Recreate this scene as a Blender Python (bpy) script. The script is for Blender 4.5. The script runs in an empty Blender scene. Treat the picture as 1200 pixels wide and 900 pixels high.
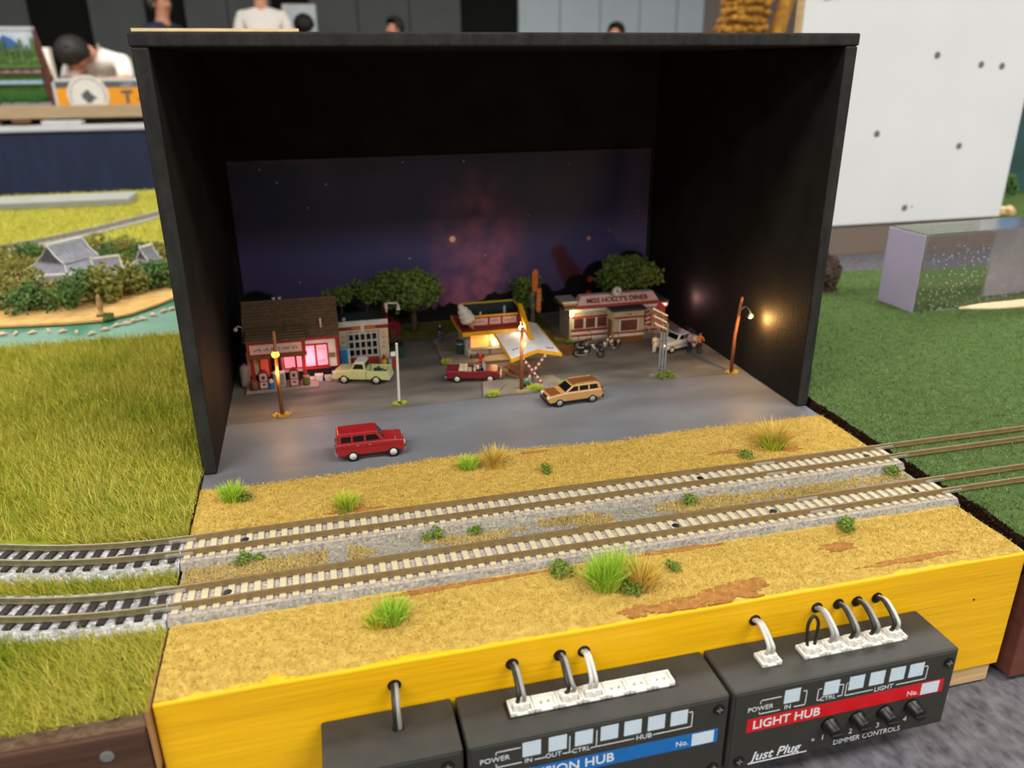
import bpy, math, random
import numpy as np
from mathutils import Matrix, Vector, noise as mnoise

R = math.radians
S = 0.001                                   # everything below is written in millimetres
scene = bpy.context.scene
C = scene.collection
random.seed(7)

# ------------------------------------------------------------------ camera
cam_data = bpy.data.cameras.new('camera')
cam = bpy.data.objects.new('camera', cam_data)
C.objects.link(cam)
cam.location = (0.05852, -0.20008, 0.17174)
cam.rotation_euler = (R(68.206), R(0.389), R(-14.158))
cam_data.sensor_width = 36.0
cam_data.lens = 28.0
cam_data.clip_start = 0.01
cam_data.clip_end = 60
cam_data.dof.use_dof = True
cam_data.dof.focus_distance = 0.335
cam_data.dof.aperture_fstop = 13.0
scene.camera = cam

# ------------------------------------------------------------------ light of the hall
def lin(h):
    h = h.lstrip('#')
    v = [int(h[i:i+2], 16) / 255 for i in (0, 2, 4)]
    return tuple((x / 12.92 if x <= .04045 else ((x + .055) / 1.055) ** 2.4) for x in v)

world = bpy.data.worlds.new('hall_air')
scene.world = world
world.use_nodes = True
wb = world.node_tree.nodes['Background']
wb.inputs[0].default_value = (1.0, 0.97, 0.92, 1)
wb.inputs[1].default_value = 0.27
def ceiling_lamp(x, y, z, sx, sy, watts):
    l = bpy.data.lights.new('ceiling_luminaire', 'AREA')
    l.shape = 'RECTANGLE'; l.size = sx; l.size_y = sy; l.energy = watts
    l.color = (1.0, 0.968, 0.92)
    o = bpy.data.objects.new('ceiling_luminaire', l)
    o.location = (x, y, z); C.objects.link(o)
for (lx, ly, lw) in ((-1.6, -3.6, 85), (1.9, -3.6, 85), (-1.6, -1.0, 84), (1.9, -1.0, 84), (-1.6, 1.6, 56), (1.9, 1.6, 62), (-1.8, 5.0, 150), (2.8, 5.0, 170)):  # front row is unseen, added to brighten the inside of the box
    ceiling_lamp(lx, ly, 2.3, 2.4, 0.7, lw)
scene.view_settings.view_transform = 'Standard'
scene.view_settings.look = 'None'
scene.view_settings.gamma = 1
scene.view_settings.use_curve_mapping = False
scene.view_settings.exposure = -0.06

# ------------------------------------------------------------------ mesh helpers
class MB:
    """collects shapes (in millimetres) that become ONE mesh"""
    def __init__(self, M=None):
        self.v = []; self.f = []; self.mi = []; self.M = M; self.cur = 0
    def add(self, vs, fs):
        b = len(self.v)
        if self.M is not None:
            vs = [tuple(self.M @ Vector(p)) for p in vs]
        self.v += [tuple(p) for p in vs]
        for f in fs:
            self.f.append(tuple(i + b for i in f)); self.mi.append(self.cur)
        return self
    def box(self, x0, x1, y0, y1, z0, z1):
        vs = [(x0,y0,z0),(x1,y0,z0),(x1,y1,z0),(x0,y1,z0),(x0,y0,z1),(x1,y0,z1),(x1,y1,z1),(x0,y1,z1)]
        return self.add(vs, [(0,3,2,1),(4,5,6,7),(0,1,5,4),(1,2,6,5),(2,3,7,6),(3,0,4,7)])
    def hexa(self, vs):
        return self.add(vs, [(0,3,2,1),(4,5,6,7),(0,1,5,4),(1,2,6,5),(2,3,7,6),(3,0,4,7)])
    def cone(self, p0, p1, r0, r1, n=10, cap=True):
        p0 = Vector(p0); p1 = Vector(p1); d = (p1 - p0).normalized()
        a = d.orthogonal().normalized(); b = d.cross(a)
        vs = []
        for p, r in ((p0, r0), (p1, r1)):
            for i in range(n):
                t = 2 * math.pi * i / n
                vs.append(p + (a * math.cos(t) + b * math.sin(t)) * r)
        fs = [(i, (i+1) % n, n + (i+1) % n, n + i) for i in range(n)]
        if cap: fs += [tuple(range(n))[::-1], tuple(range(n, 2*n))]
        return self.add(vs, fs)
    def tube(self, pts, r, n=6):
        pts = [Vector(p) for p in pts]
        rs = r if isinstance(r, (list, tuple)) else [r] * len(pts)
        ref = None; vs = []
        for i, p in enumerate(pts):
            d = (pts[min(i+1, len(pts)-1)] - pts[max(i-1, 0)]).normalized()
            if ref is None: a = d.orthogonal().normalized()
            else: a = (ref - d * ref.dot(d)).normalized()
            ref = a; b = d.cross(a)
            for k in range(n):
                t = 2 * math.pi * k / n
                vs.append(p + (a * math.cos(t) + b * math.sin(t)) * rs[i])
        fs = []
        for i in range(len(pts) - 1):
            for k in range(n):
                fs.append((i*n+k, i*n+(k+1)%n, (i+1)*n+(k+1)%n, (i+1)*n+k))
        fs += [tuple(range(n))[::-1], tuple(range((len(pts)-1)*n, len(pts)*n))]
        return self.add(vs, fs)
    def lathe(self, prof, n=14, c=(0,0,0), axis=None):
        """prof = [(r, z)] from bottom to top"""
        M = Matrix.Identity(3)
        if axis is not None: M = Vector((0,0,1)).rotation_difference(Vector(axis)).to_matrix()
        c = Vector(c); vs = []
        for r, z in prof:
            for k in range(n):
                t = 2 * math.pi * k / n
                vs.append(c + M @ Vector((r*math.cos(t), r*math.sin(t), z)))
        m = len(prof); fs = []
        for i in range(m - 1):
            for k in range(n):
                fs.append((i*n+k, i*n+(k+1)%n, (i+1)*n+(k+1)%n, (i+1)*n+k))
        fs += [tuple(range(n))[::-1], tuple(range((m-1)*n, m*n))]
        return self.add(vs, fs)
    def prism_xz(self, poly, y0, y1):
        n = len(poly)
        vs = [(x, y0, z) for x, z in poly] + [(x, y1, z) for x, z in poly]
        fs = [tuple(range(n)), tuple(range(n, 2*n))[::-1]]
        fs += [(i, n+i, n+(i+1)%n, (i+1)%n) for i in range(n)]
        return self.add(vs, fs)
    def prism_yz(self, poly, x0, x1):
        n = len(poly)
        vs = [(x0, y, z) for y, z in poly] + [(x1, y, z) for y, z in poly]
        fs = [tuple(range(n))[::-1], tuple(range(n, 2*n))]
        fs += [(i, (i+1)%n, n+(i+1)%n, n+i) for i in range(n)]
        return self.add(vs, fs)
    def prism_xy(self, poly, z0, z1):
        n = len(poly)
        vs = [(x, y, z0) for x, y in poly] + [(x, y, z1) for x, y in poly]
        fs = [tuple(range(n))[::-1], tuple(range(n, 2*n))]
        fs += [(i, (i+1)%n, n+(i+1)%n, n+i) for i in range(n)]
        return self.add(vs, fs)
    def sphere(self, c, r, n=10, m=6, s=(1,1,1)):
        vs = [(c[0], c[1], c[2] - r*s[2])]
        for j in range(1, m):
            ph = -math.pi/2 + math.pi * j / m
            for i in range(n):
                t = 2*math.pi*i/n
                vs.append((c[0]+r*s[0]*math.cos(ph)*math.cos(t), c[1]+r*s[1]*math.cos(ph)*math.sin(t), c[2]+r*s[2]*math.sin(ph)))
        vs.append((c[0], c[1], c[2] + r*s[2])); top = len(vs)-1
        fs = [(0, 1+(i+1)%n, 1+i) for i in range(n)]
        for j in range(m-2):
            for i in range(n):
                a = 1+j*n
                fs.append((a+i, a+(i+1)%n, a+n+(i+1)%n, a+n+i))
        a = 1+(m-2)*n
        fs += [(a+i, a+(i+1)%n, top) for i in range(n)]
        return self.add(vs, fs)
    def torus(self, c, R0, r, axis=(0,1,0), n=14, m=6):
        M = Vector((0,0,1)).rotation_difference(Vector(axis)).to_matrix(); c = Vector(c)
        vs = []
        for i in range(n):
            t = 2*math.pi*i/n
            for k in range(m):
                u = 2*math.pi*k/m
                vs.append(c + M @ Vector(((R0+r*math.cos(u))*math.cos(t), (R0+r*math.cos(u))*math.sin(t), r*math.sin(u))))
        fs = [(i*m+k, ((i+1)%n)*m+k, ((i+1)%n)*m+(k+1)%m, i*m+(k+1)%m) for i in range(n) for k in range(m)]
        return self.add(vs, fs)
    def mesh(self, name, mats, smooth=False):
        me = bpy.data.meshes.new(name)
        me.from_pydata([(x*S, y*S, z*S) for x, y, z in self.v], [], self.f)
        if not isinstance(mats, (list, tuple)): mats = [mats]
        for m in mats: me.materials.append(m)
        if len(mats) > 1: me.polygons.foreach_set('material_index', self.mi)
        if smooth: me.polygons.foreach_set('use_smooth', [True]*len(self.f))
        me.update()
        return me
    def build(self, name, mats, parent=None, smooth=False, bevel=0, seg=2, loc=None, rot=None):
        return place(self.mesh(name, mats, smooth), name, parent, bevel, seg, loc, rot)

def place(me, name, parent=None, bevel=0, seg=2, loc=None, rot=None):
    o = bpy.data.objects.new(name, me)
    C.objects.link(o)
    if parent is not None: o.parent = parent
    if loc: o.location = [c*S for c in loc]
    if rot: o.rotation_euler = rot
    if bevel:
        b = o.modifiers.new('bevel', 'BEVEL'); b.width = bevel*S; b.segments = seg; b.limit_method = 'ANGLE'; b.angle_limit = R(35)
    return o

def tag(o, label=None, cat=None, group=None, kind=None):
    if label: o['label'] = label
    if cat: o['category'] = cat
    if group: o['group'] = group
    if kind: o['kind'] = kind
    return o
def thing(name, label, cat, loc=(0,0,0), rz=0, group=None):
    o = bpy.data.objects.new(name, None)
    o.empty_display_size = 0.005
    o.location = [c*S for c in loc]; o.rotation_euler = (0,0,rz)
    C.objects.link(o)
    return tag(o, label, cat, group)
def boxpart(name, m, parent, *a, bevel=0):
    return MB().box(*a).build(name, m, parent, bevel=bevel)

def fast_mesh(name, verts, faces, m, parent=None, smooth=False):
    """verts (n,3) and faces (k,3 or 4) numpy arrays, millimetres"""
    me = bpy.data.meshes.new(name)
    nv, nf, k = len(verts), len(faces), faces.shape[1]
    me.vertices.add(nv); me.vertices.foreach_set('co', (verts*S).astype(np.float32).ravel())
    me.loops.add(nf*k); me.loops.foreach_set('vertex_index', faces.astype(np.int32).ravel())
    me.polygons.add(nf)
    me.polygons.foreach_set('loop_start', np.arange(0, nf*k, k, dtype=np.int32))
    try: me.polygons.foreach_set('loop_total', np.full(nf, k, dtype=np.int32))
    except Exception: pass
    me.materials.append(m)
    me.update(calc_edges=True); me.validate()
    if smooth: me.polygons.foreach_set('use_smooth', [True]*nf)
    o = bpy.data.objects.new(name, me); C.objects.link(o)
    if parent is not None: o.parent = parent
    return o

_font_cache = {}
def text(s, size, m, parent, loc, rot=(R(90),0,0), align='CENTER', bold=0.0, depth=0.06, name='lettering', sx=1.0, shear=0):
    cu = bpy.data.curves.new(name, 'FONT')
    cu.body = s; cu.size = size*S; cu.align_x = align; cu.align_y = 'CENTER'
    cu.extrude = depth*S*0.5; cu.offset = bold*size*S; cu.shear = shear; cu.resolution_u = 3
    tmp = bpy.data.objects.new(name, cu)
    me = bpy.data.meshes.new_from_object(tmp)
    bpy.data.objects.remove(tmp); bpy.data.curves.remove(cu)
    me.name = name
    me.materials.clear(); me.materials.append(m)
    o = place(me, name, parent, loc=loc, rot=rot)
    o.scale = (sx, 1, 1)
    return o

# ------------------------------------------------------------------ materials
def mat(name, col, rough=.6, metal=0.0, var=.12, scale=150, bump=0.0, bscale=None, col2=None, emit=0.0, ecol=None,
        spec=.4, trans=0.0, ior=1.45, stretch=None, detail=3, thresh=None, sheen=0):
    m = bpy.data.materials.new(name); m.use_nodes = True
    nt = m.node_tree; N = nt.nodes; L = nt.links
    b = N['Principled BSDF']
    c = lin(col) if isinstance(col, str) else col
    if col2 is not None: c2 = lin(col2) if isinstance(col2, str) else col2
    else: c2 = tuple(max(0, x*(1-var)) for x in c)
    c1 = c if col2 is not None else tuple(min(1, x*(1+var*.6)) for x in c)
    tc = N.new('ShaderNodeTexCoord'); src = tc.outputs['Object']
    if stretch:
        mp = N.new('ShaderNodeMapping'); mp.inputs['Scale'].default_value = stretch
        L.new(src, mp.inputs[0]); src = mp.outputs[0]
    n = N.new('ShaderNodeTexNoise'); n.inputs['Scale'].default_value = scale; n.inputs['Detail'].default_value = detail
    L.new(src, n.inputs['Vector'])
    r = N.new('ShaderNodeValToRGB')
    lo, hi = thresh if thresh else (.3, .7)
    r.color_ramp.elements[0].position = lo; r.color_ramp.elements[1].position = hi
    r.color_ramp.elements[0].color = (*c1, 1); r.color_ramp.elements[1].color = (*c2, 1)
    L.new(n.outputs['Fac'], r.inputs[0]); L.new(r.outputs[0], b.inputs['Base Color'])
    b.inputs['Roughness'].default_value = rough; b.inputs['Metallic'].default_value = metal
    b.inputs['Specular IOR Level'].default_value = spec
    b.inputs['IOR'].default_value = ior
    if trans: b.inputs['Transmission Weight'].default_value = trans
    if sheen: b.inputs['Sheen Weight'].default_value = sheen
    if emit:
        b.inputs['Emission Color'].default_value = (*(lin(ecol) if ecol else c), 1)
        b.inputs['Emission Strength'].default_value = emit
    if bump:
        n2 = N.new('ShaderNodeTexNoise'); n2.inputs['Scale'].default_value = bscale or scale*3; n2.inputs['Detail'].default_value = 4
        L.new(src, n2.inputs['Vector'])
        bp = N.new('ShaderNodeBump'); bp.inputs['Strength'].default_value = bump; bp.inputs['Distance'].default_value = .0006
        L.new(n2.outputs['Fac'], bp.inputs['Height']); L.new(bp.outputs[0], b.inputs['Normal'])
    return m
def blade_mat(name, cols, rough=.75, big=25, patch=None, transl=.0):
    """each blade / fibre / leaf (mesh island) takes its own colour"""
    m = bpy.data.materials.new(name); m.use_nodes = True
    nt = m.node_tree; N = nt.nodes; L = nt.links; b = N['Principled BSDF']
    g = N.new('ShaderNodeNewGeometry'); tc = N.new('ShaderNodeTexCoord')
    n = N.new('ShaderNodeTexNoise'); n.inputs['Scale'].default_value = big; n.inputs['Detail'].default_value = 2
    L.new(tc.outputs['Object'], n.inputs['Vector'])
    mx = N.new('ShaderNodeMath'); mx.operation = 'MULTIPLY_ADD'; mx.inputs[1].default_value = .55
    L.new(g.outputs['Random Per Island'], mx.inputs[0])
    ms = N.new('ShaderNodeMath'); ms.operation = 'MULTIPLY_ADD'; ms.inputs[1].default_value = 1.3; ms.inputs[2].default_value = -.42
    L.new(n.outputs['Fac'], ms.inputs[0]); L.new(ms.outputs[0], mx.inputs[2])
    r = N.new('ShaderNodeValToRGB'); e = r.color_ramp.elements
    e[0].color = (*lin(cols[0]), 1); e[1].color = (*lin(cols[-1]), 1)
    for i, c in enumerate(cols[1:-1]):
        k = e.new((i+1)/(len(cols)-1)); k.color = (*lin(c), 1)
    L.new(mx.outputs[0], r.inputs[0]); L.new(r.outputs[0], b.inputs['Base Color'])
    b.inputs['Roughness'].default_value = rough; b.inputs['Specular IOR Level'].default_value = .25
    return m
def speckle(name, cols, scale, rough=.85, bump=.6, dist=.0008):
    """gravel: voronoi cells, each its own shade"""
    m = bpy.data.materials.new(name); m.use_nodes = True
    nt = m.node_tree; N = nt.nodes; L = nt.links; b = N['Principled BSDF']
    tc = N.new('ShaderNodeTexCoord'); v = N.new('ShaderNodeTexVoronoi'); v.inputs['Scale'].default_value = scale
    L.new(tc.outputs['Object'], v.inputs['Vector'])
    sp = N.new('ShaderNodeSeparateColor'); L.new(v.outputs['Color'], sp.inputs[0])
    r = N.new('ShaderNodeValToRGB'); e = r.color_ramp.elements
    e[0].color = (*lin(cols[0]), 1); e[1].color = (*lin(cols[-1]), 1)
    for i, c in enumerate(cols[1:-1]):
        k = e.new((i+1)/(len(cols)-1)); k.color = (*lin(c), 1)
    L.new(sp.outputs[0], r.inputs[0]); L.new(r.outputs[0], b.inputs['Base Color'])
    b.inputs['Roughness'].default_value = rough
    bp = N.new('ShaderNodeBump'); bp.inputs['Strength'].default_value = bump; bp.inputs['Distance'].default_value = dist; bp.invert = True
    L.new(v.outputs['Distance'], bp.inputs['Height']); L.new(bp.outputs[0], b.inputs['Normal'])
    return m

M = {}
M['black_panel'] = mat('black_panel', '#211f1c', .8, var=.3, scale=40, bump=.3, bscale=500, spec=.12)
M['black_edge'] = mat('black_edge', '#1d1d1c', .75, col2='#2e2d2b', scale=220, bump=.7, bscale=900, spec=.3, stretch=(1,1,.35))
M['plywood'] = mat('plywood', '#c9a878', .65, var=.22, scale=40, stretch=(1, 1, 14), bump=.2)
M['yellow_paint'] = mat('yellow_paint', '#f0b90c', .42, col2='#e0a808', scale=18, stretch=(.5, 1, 9), bump=.35, bscale=60, spec=.45)
M['road'] = mat('road', '#787d82', .5, col2='#5d5c5f', scale=22, stretch=(.45,1.3,1), bump=.12, bscale=400, spec=.4, detail=6)
M['forecourt'] = mat('forecourt', '#7b766e', .75, col2='#4a4743', scale=34, stretch=(.6,1.6,1), bump=.2, bscale=400, detail=6)
M['concrete'] = mat('concrete', '#968c7c', .8, col2='#786f62', scale=60, bump=.2)
M['flock'] = mat('flock', '#c4a654', .95, col2='#a88a40', scale=320, bump=.9, bscale=900, spec=.1)
M['flock_fibre'] = blade_mat('flock_fibre', ['#846e2c', '#b89a42', '#d2b664', '#bf9e48', '#dcc47c'], big=30)
M['earth'] = mat('earth', '#a87840', .95, col2='#8c5c2e', scale=350, bump=.7, bscale=900, spec=.1)
M['roadbed'] = speckle('roadbed', ['#9c938c', '#b3a89e', '#877d7c', '#c2b4a4'], 1100, bump=.5, dist=.0004)
M['roadbed_side'] = speckle('roadbed_side', ['#837f74', '#9a9485', '#706c64', '#aa9f8b'], 1000, bump=.6, dist=.0005)
M['sleeper'] = mat('sleeper', '#cfc6a2', .7, col2='#b5a988', scale=300)
M['sleeper_dark'] = mat('sleeper_dark', '#2e2522', .7, var=.3, scale=300)
M['rail_side'] = mat('rail_side', '#8c7650', .45, metal=.3, var=.15, scale=300)
M['rail_side_grey'] = mat('rail_side_grey', '#8a8262', .45, metal=.5, var=.15, scale=300)
M['rail_joiner'] = mat('rail_joiner', '#b9b4a8', .4, metal=.7, var=.1)
M['white_gravel'] = speckle('white_gravel', ['#77787c', '#b3b3b4', '#cfcdc9', '#8f9096', '#bdbab4'], 620, bump=.9, dist=.0012)
M['screw_dark'] = mat('screw_dark', '#1c1a18', .5, var=.2)
M['zinc'] = mat('zinc', '#b9bcb6', .3, metal=.9, var=.1)
M['brown_wood'] = mat('brown_wood', '#5a3d2e', .65, col2='#3c271d', scale=14, stretch=(.6, 1, 12), bump=.35, bscale=60)
M['red_brown_wood'] = mat('red_brown_wood', '#6b3c30', .7, col2='#573026', scale=20, stretch=(.6,1,6), bump=.2)
M['soil'] = mat('soil', '#3f2a1e', 1.0, col2='#241811', scale=260, bump=1, bscale=600, spec=.1)
M['soil_light'] = mat('soil_light', '#6a5240', 1.0, col2='#8a735a', scale=260, bump=1, bscale=600, spec=.1)
M['grass_base'] = mat('grass_base', '#8b8f2c', 1.0, col2='#6f7a24', scale=60, spec=.05)
M['grass_blade'] = blade_mat('grass_blade', ['#66801e', '#8f9c2a', '#b5ab3c', '#c9bd5c', '#8a9830'], big=14)
M['field'] = mat('field', '#a7a23c', 1.0, col2='#8f9234', scale=90, bump=.9, bscale=500, spec=.05)
M['field_blade'] = blade_mat('field_blade', ['#8f9232', '#aca640', '#bcb355', '#9e9a3a'], big=14)
M['turf'] = mat('turf', '#53683a', 1.0, col2='#42542d', scale=200, bump=1, bscale=700, spec=.05)
M['turf_fibre'] = blade_mat('turf_fibre', ['#42572c', '#5a703e', '#748a52', '#4f6638'], big=20)
M['leaf_green'] = blade_mat('leaf_green', ['#2c4a1e', '#3f6428', '#557a33'], big=60)
M['leaf_olive'] = blade_mat('leaf_olive', ['#585a26', '#7b7a38', '#98924e'], big=60)
M['leaf_dark'] = blade_mat('leaf_dark', ['#37502a', '#4f6c36', '#688440'], big=60)
M['leaf_bush'] = blade_mat('leaf_bush', ['#4e6420', '#6d8530', '#8a9a3c'], big=200)
M['leaf_night'] = blade_mat('leaf_night', ['#465a26', '#5d7230', '#768a40'], big=60)
M['bark'] = mat('bark', '#4f3e2e', .9, var=.3, scale=400, bump=.5)
M['tuft_green'] = blade_mat('tuft_green', ['#86b02a', '#a8c83c', '#c6da5c'], big=60)
M['tuft_gold'] = blade_mat('tuft_gold', ['#bd983c', '#d8b854', '#e8d080'], big=60)
M['tuft_lime'] = blade_mat('tuft_lime', ['#9ab62c', '#bcc43c', '#d2cc54'], big=60)

# ================================================================== THE HALL (setting)
M['hall_floor'] = mat('hall_floor', '#6f6c68', .6, var=.15, scale=3)
M['hall_black'] = mat('hall_black', '#0e0e0e', .9, var=.2, scale=4)
M['hall_grey'] = mat('hall_grey', '#5a5e5c', .7, var=.08, scale=3)
M['hall_white'] = mat('hall_white', '#c3d0d6', .5, var=.05, scale=3)
M['hall_brown'] = mat('hall_brown', '#8a7f78', .7, var=.06, scale=3)
tag(MB().box(-9000, 12000, -4000, 10400, -860, -800).build('floor', M['hall_floor']), kind='structure')
wall = tag(MB().box(-9000, 12000, 10060, 10300, -800, 2600).build('wall_back', M['hall_black']), kind='structure')
def wall_panel(x0, x1, m, y=10000):
    MB().box(x0, x1, y, 10060, -800, 2500).build('panel', M[m], wall, bevel=8)
for x0, x1 in ((-4200, -3420), (-3400, -2625), (-2030, -1470), (-1060, -620), (-612, -145), (270, 800), (808, 1400), (1408, 2010)):
    wall_panel(x0, x1, 'hall_grey')
for x0, x1 in ((2720, 3230), (3240, 3750), (3760, 4270), (4280, 4770)):
    wall_panel(x0, x1, 'hall_white', 9990)
wall_panel(4780, 5130, 'hall_white', 9960)
wall_panel(5150, 9000, 'hall_brown')

# ---------------------------------------------------------------- the felt-covered exhibition table
M['felt'] = mat('felt', '#77747a', 1.0, col2='#4a494e', scale=240, bump=1.0, bscale=420, spec=.08, stretch=(1.0,.6,1), detail=5)
t = thing('exhibition_table', 'long table covered in mottled grey felt under the layout modules', 'table', (350, 300, -800))
boxpart('tabletop', M['plywood'], t, -1100, 1500, -700, 900, 705, 733)
boxpart('felt_cover', M['felt'], t, -1105, 1505, -705, 905, 733, 738, bevel=2)
for lx in (-1050, 1450):
    for ly in (-640, 840):
        MB().cone((lx, ly, 0), (lx, ly, 705), 18, 18, 10).build('leg', M['zinc'], t)

# ================================================================== THE DINER MODULE: base board
def wavy(n, a0, a1, base, amp, seed, f=.03):
    return [(a0+(a1-a0)*i/(n-1), base + amp*mnoise.noise(Vector(((a0+(a1-a0)*i/(n-1))*f, seed, .3)))) for i in range(n)]
base = thing('diorama_base', 'yellow painted wooden module base topped with tan flock, road and forecourt', 'model base', (0, 0, -62))
fr = wavy(40, 0, 308, 62, .5, 3.1)
mb = MB(); mb.prism_xz([(0, 10)] + [(308, 10)] + [(x, z) for x, z in fr[::-1]], 0, 5)
mb.build('front_panel', M['yellow_paint'], base, bevel=.6)
boxpart('side_panel', M['brown_wood'], base, 0, 4, 5, 352, 10, 61)
boxpart('side_panel', M['brown_wood'], base, 304, 308, 5, 352, 10, 61)
boxpart('back_panel', M['brown_wood'], base, 4, 304, 347, 352, 10, 59.5)
boxpart('foot_rail', M['plywood'], base, 150, 306, 1, 16, 1.2, 10, bevel=.8)
boxpart('foot_rail', M['plywood'], base, 2, 120, 1, 16, 1.2, 10, bevel=.8)
mb = MB(); mb.cone((309, 12, .2), (309, 12, 1.6), 6, 6, 16); mb.cone((309, 12, 1.6), (309, 12, 8), 1.6, 1.6, 10); mb.cone((309, 12, 4), (309, 12, 6), 3.4, 3.4, 6)
mb.build('levelling_screw', M['zinc'], base)
# cable holes in the yellow panel
for hx, hz in ((69.7, -8.3), (107.7, -8.3), (123.9, -8.2), (132.2, -8.4), (195, -8.4), (219.4, -7.8), (228.1, -7.9), (235.8, -8.2), (244.1, -8.2)):
    mb = MB(); mb.lathe([(2.2, 0), (2.2, .25), (1.0, .3)], 14, (hx, -.02, hz+62), (0, -1, 0)); mb.build('cable_hole', M['screw_dark'], base)
boxpart('screw_dimple', M['screw_dark'], base, 288, 288.8, -.1, .1, 44, 44.8)

# bare-earth patches (stained scenery, x, y, rx, ry)
PATCH = [(186,5.5,17,5), (167,4,14,3.5), (152,4.5,7,3.5), (241,21,7.5,3.6), (240,104,9,2.2), (96,34.0,34,1.7), (180,34.5,22,1.4), (262,7,24,1.6), (65,95,14,1.6), (70,21,6,2.5), (270,99,6,2.5), (151,127.5,7,1.5), (196,8,10,4)]
def bare(x, y):
    for px, py, rx, ry in PATCH:
        d = ((x-px)/rx)**2 + ((y-py)/ry)**2
        if d + 1.1*mnoise.noise(Vector((x*.22, y*.22, 4))) < .8: return True
    return False
def grid_surface(name, m, parent, x0, x1, y0, y1, nx, ny, zf, skirt=None, smooth=True):
    xs = np.linspace(x0, x1, nx); ys = np.linspace(y0, y1, ny)
    v = np.array([(x, y, zf(x, y)) for y in ys for x in xs])
    f = np.array([(j*nx+i, j*nx+i+1, (j+1)*nx+i+1, (j+1)*nx+i) for j in range(ny-1) for i in range(nx-1)])
    return fast_mesh(name, v, f, m, parent, smooth)
nz = lambda x, y, s, k=0: mnoise.noise(Vector((x*s, y*s, k)))
grid_surface('flock_ground', M['flock'], base, .3, 307.7, 1.2, 36.5, 150, 20, lambda x, y: 62 + .35 + .35*nz(x, y, .12) - max(0, 2.5-y)*.25)
# edge of the flock against the road is ragged: built as strip whose far row follows a wavy line
edge = wavy(120, .3, 307.7, 131.5, 5.0, 8.4, .018)
v = []; 
for j in range(16):
    for (x, ye) in edge:
        yy = 91 + (ye - 91)*j/15
        v.append((x, yy + (.5*nz(x, 5, .4) if j == 15 else 0), 62 + .6 + .3*nz(x, yy, .12) - (0.55 if j == 15 else 0)))
f = [(j*120+i, j*120+i+1, (j+1)*120+i+1, (j+1)*120+i) for j in range(15) for i in range(119)]
fast_mesh('flock_ground', np.array(v), np.array(f), M['flock'], base, True)
boxpart('gravel_strip', M['roadbed_side'], base, .3, 307.7, 35, 92, 60, 62.05)
mb = MB(); mb.box(.3, 307.7, 118, 200, 60.5, 62); mb.build('road', M['road'], base)
mb = MB(); mb.prism_xy([(x, y) for x, y in wavy(60, .3, 307.7, 199.0, 1.2, 2.2, .03)] + [(307.7, 348.5), (.3, 348.5)], 60.5, 62.35)
mb.build('forecourt', M['forecourt'], base, bevel=.15)
# raised paving: island by the pole, patio round the ice-cream stand
mb = MB(); mb.prism_xy([(142,201), (163,199.6), (193,203.5), (188,221), (146,221)], 62.2, 63.8); mb.build('kerb_island', M['concrete'], base, bevel=.3)
mb = MB(); mb.prism_xy([(130,304), (129.5,258), (150,254), (200,252), (200,320), (150,322)], 62.2, 63.6); mb.build('patio', M['concrete'], base, bevel=.3)
for x0, y0, x1, y1 in ((150,201,158,213), (172,202,176,220), (131,280,150,280)):
    mb = MB(); mb.tube([(x0,y0,63.72), (x1,y1,63.72)], .22, 4); mb.build('paving_joint', M['soil'], base)
M['verge'] = mat('verge', '#6d6a2c', 1, col2='#57562a', scale=200, bump=.8, bscale=700, spec=.05)
M['path'] = mat('path', '#7b5c40', .95, col2='#5f4631', scale=120, bump=.4, spec=.1)
mb = MB(); mb.prism_xy([(104,346.5), (106,318), (128,312), (150,322), (200,320), (214,300), (214,346.5)], 62.2, 63.1); mb.build('grass_verge', M['verge'], base, bevel=.3)
mb = MB(); mb.prism_xy([(198,300), (197,268), (208,254), (222,256), (219,280), (214,302)], 62.2, 62.75); mb.build('earth_path', M['path'], base, bevel=.2)

# fibres of the tan flock, one uncountable object
def fibres(name, m, parent, pts, lmin, lmax, w, tilt, rng, lean=(0, 0), kind='stuff'):
    n = len(pts)
    az = rng.uniform(0, 2*np.pi, n); tl = rng.uniform(tilt[0], tilt[1], n); L = rng.uniform(lmin, lmax, n)
    d = np.stack([np.cos(az)*np.sin(tl)+lean[0], np.sin(az)*np.sin(tl)+lean[1], np.cos(tl)], 1)
    d /= np.linalg.norm(d, axis=1)[:, None]
    s = np.stack([-np.sin(az), np.cos(az), np.zeros(n)], 1)*w
    # random facing
    fa = rng.uniform(0, 2*np.pi, n); s = np.stack([np.cos(fa), np.sin(fa), np.zeros(n)], 1)*w
    tip = pts + d*L[:, None]
    v = np.concatenate([pts - s*.5, pts + s*.5, tip], 0)
    i = np.arange(n)
    o = fast_mesh(name, v, np.stack([i, i+n, i+2*n], 1), m, parent)
    o['kind'] = kind
    return o
rng = np.random.default_rng(4)
P = []
def accept(x, y):
    if 34.5 + .8*nz(x, 1, .2) < y < 91.5: return False
    return not bare(x, y) or random.random() < .3
for x, y in zip(rng.uniform(.5, 307.5, 70000), rng.uniform(1.0, 134, 70000)):
    if y > 88:
        ye = np.interp(x, [e[0] for e in edge], [e[1] for e in edge]) if y > 125 else 999
        if y > ye - .2: continue
    if accept(x, y): P.append((x, y, 62.45 if y < 60 else 62.7))
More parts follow.
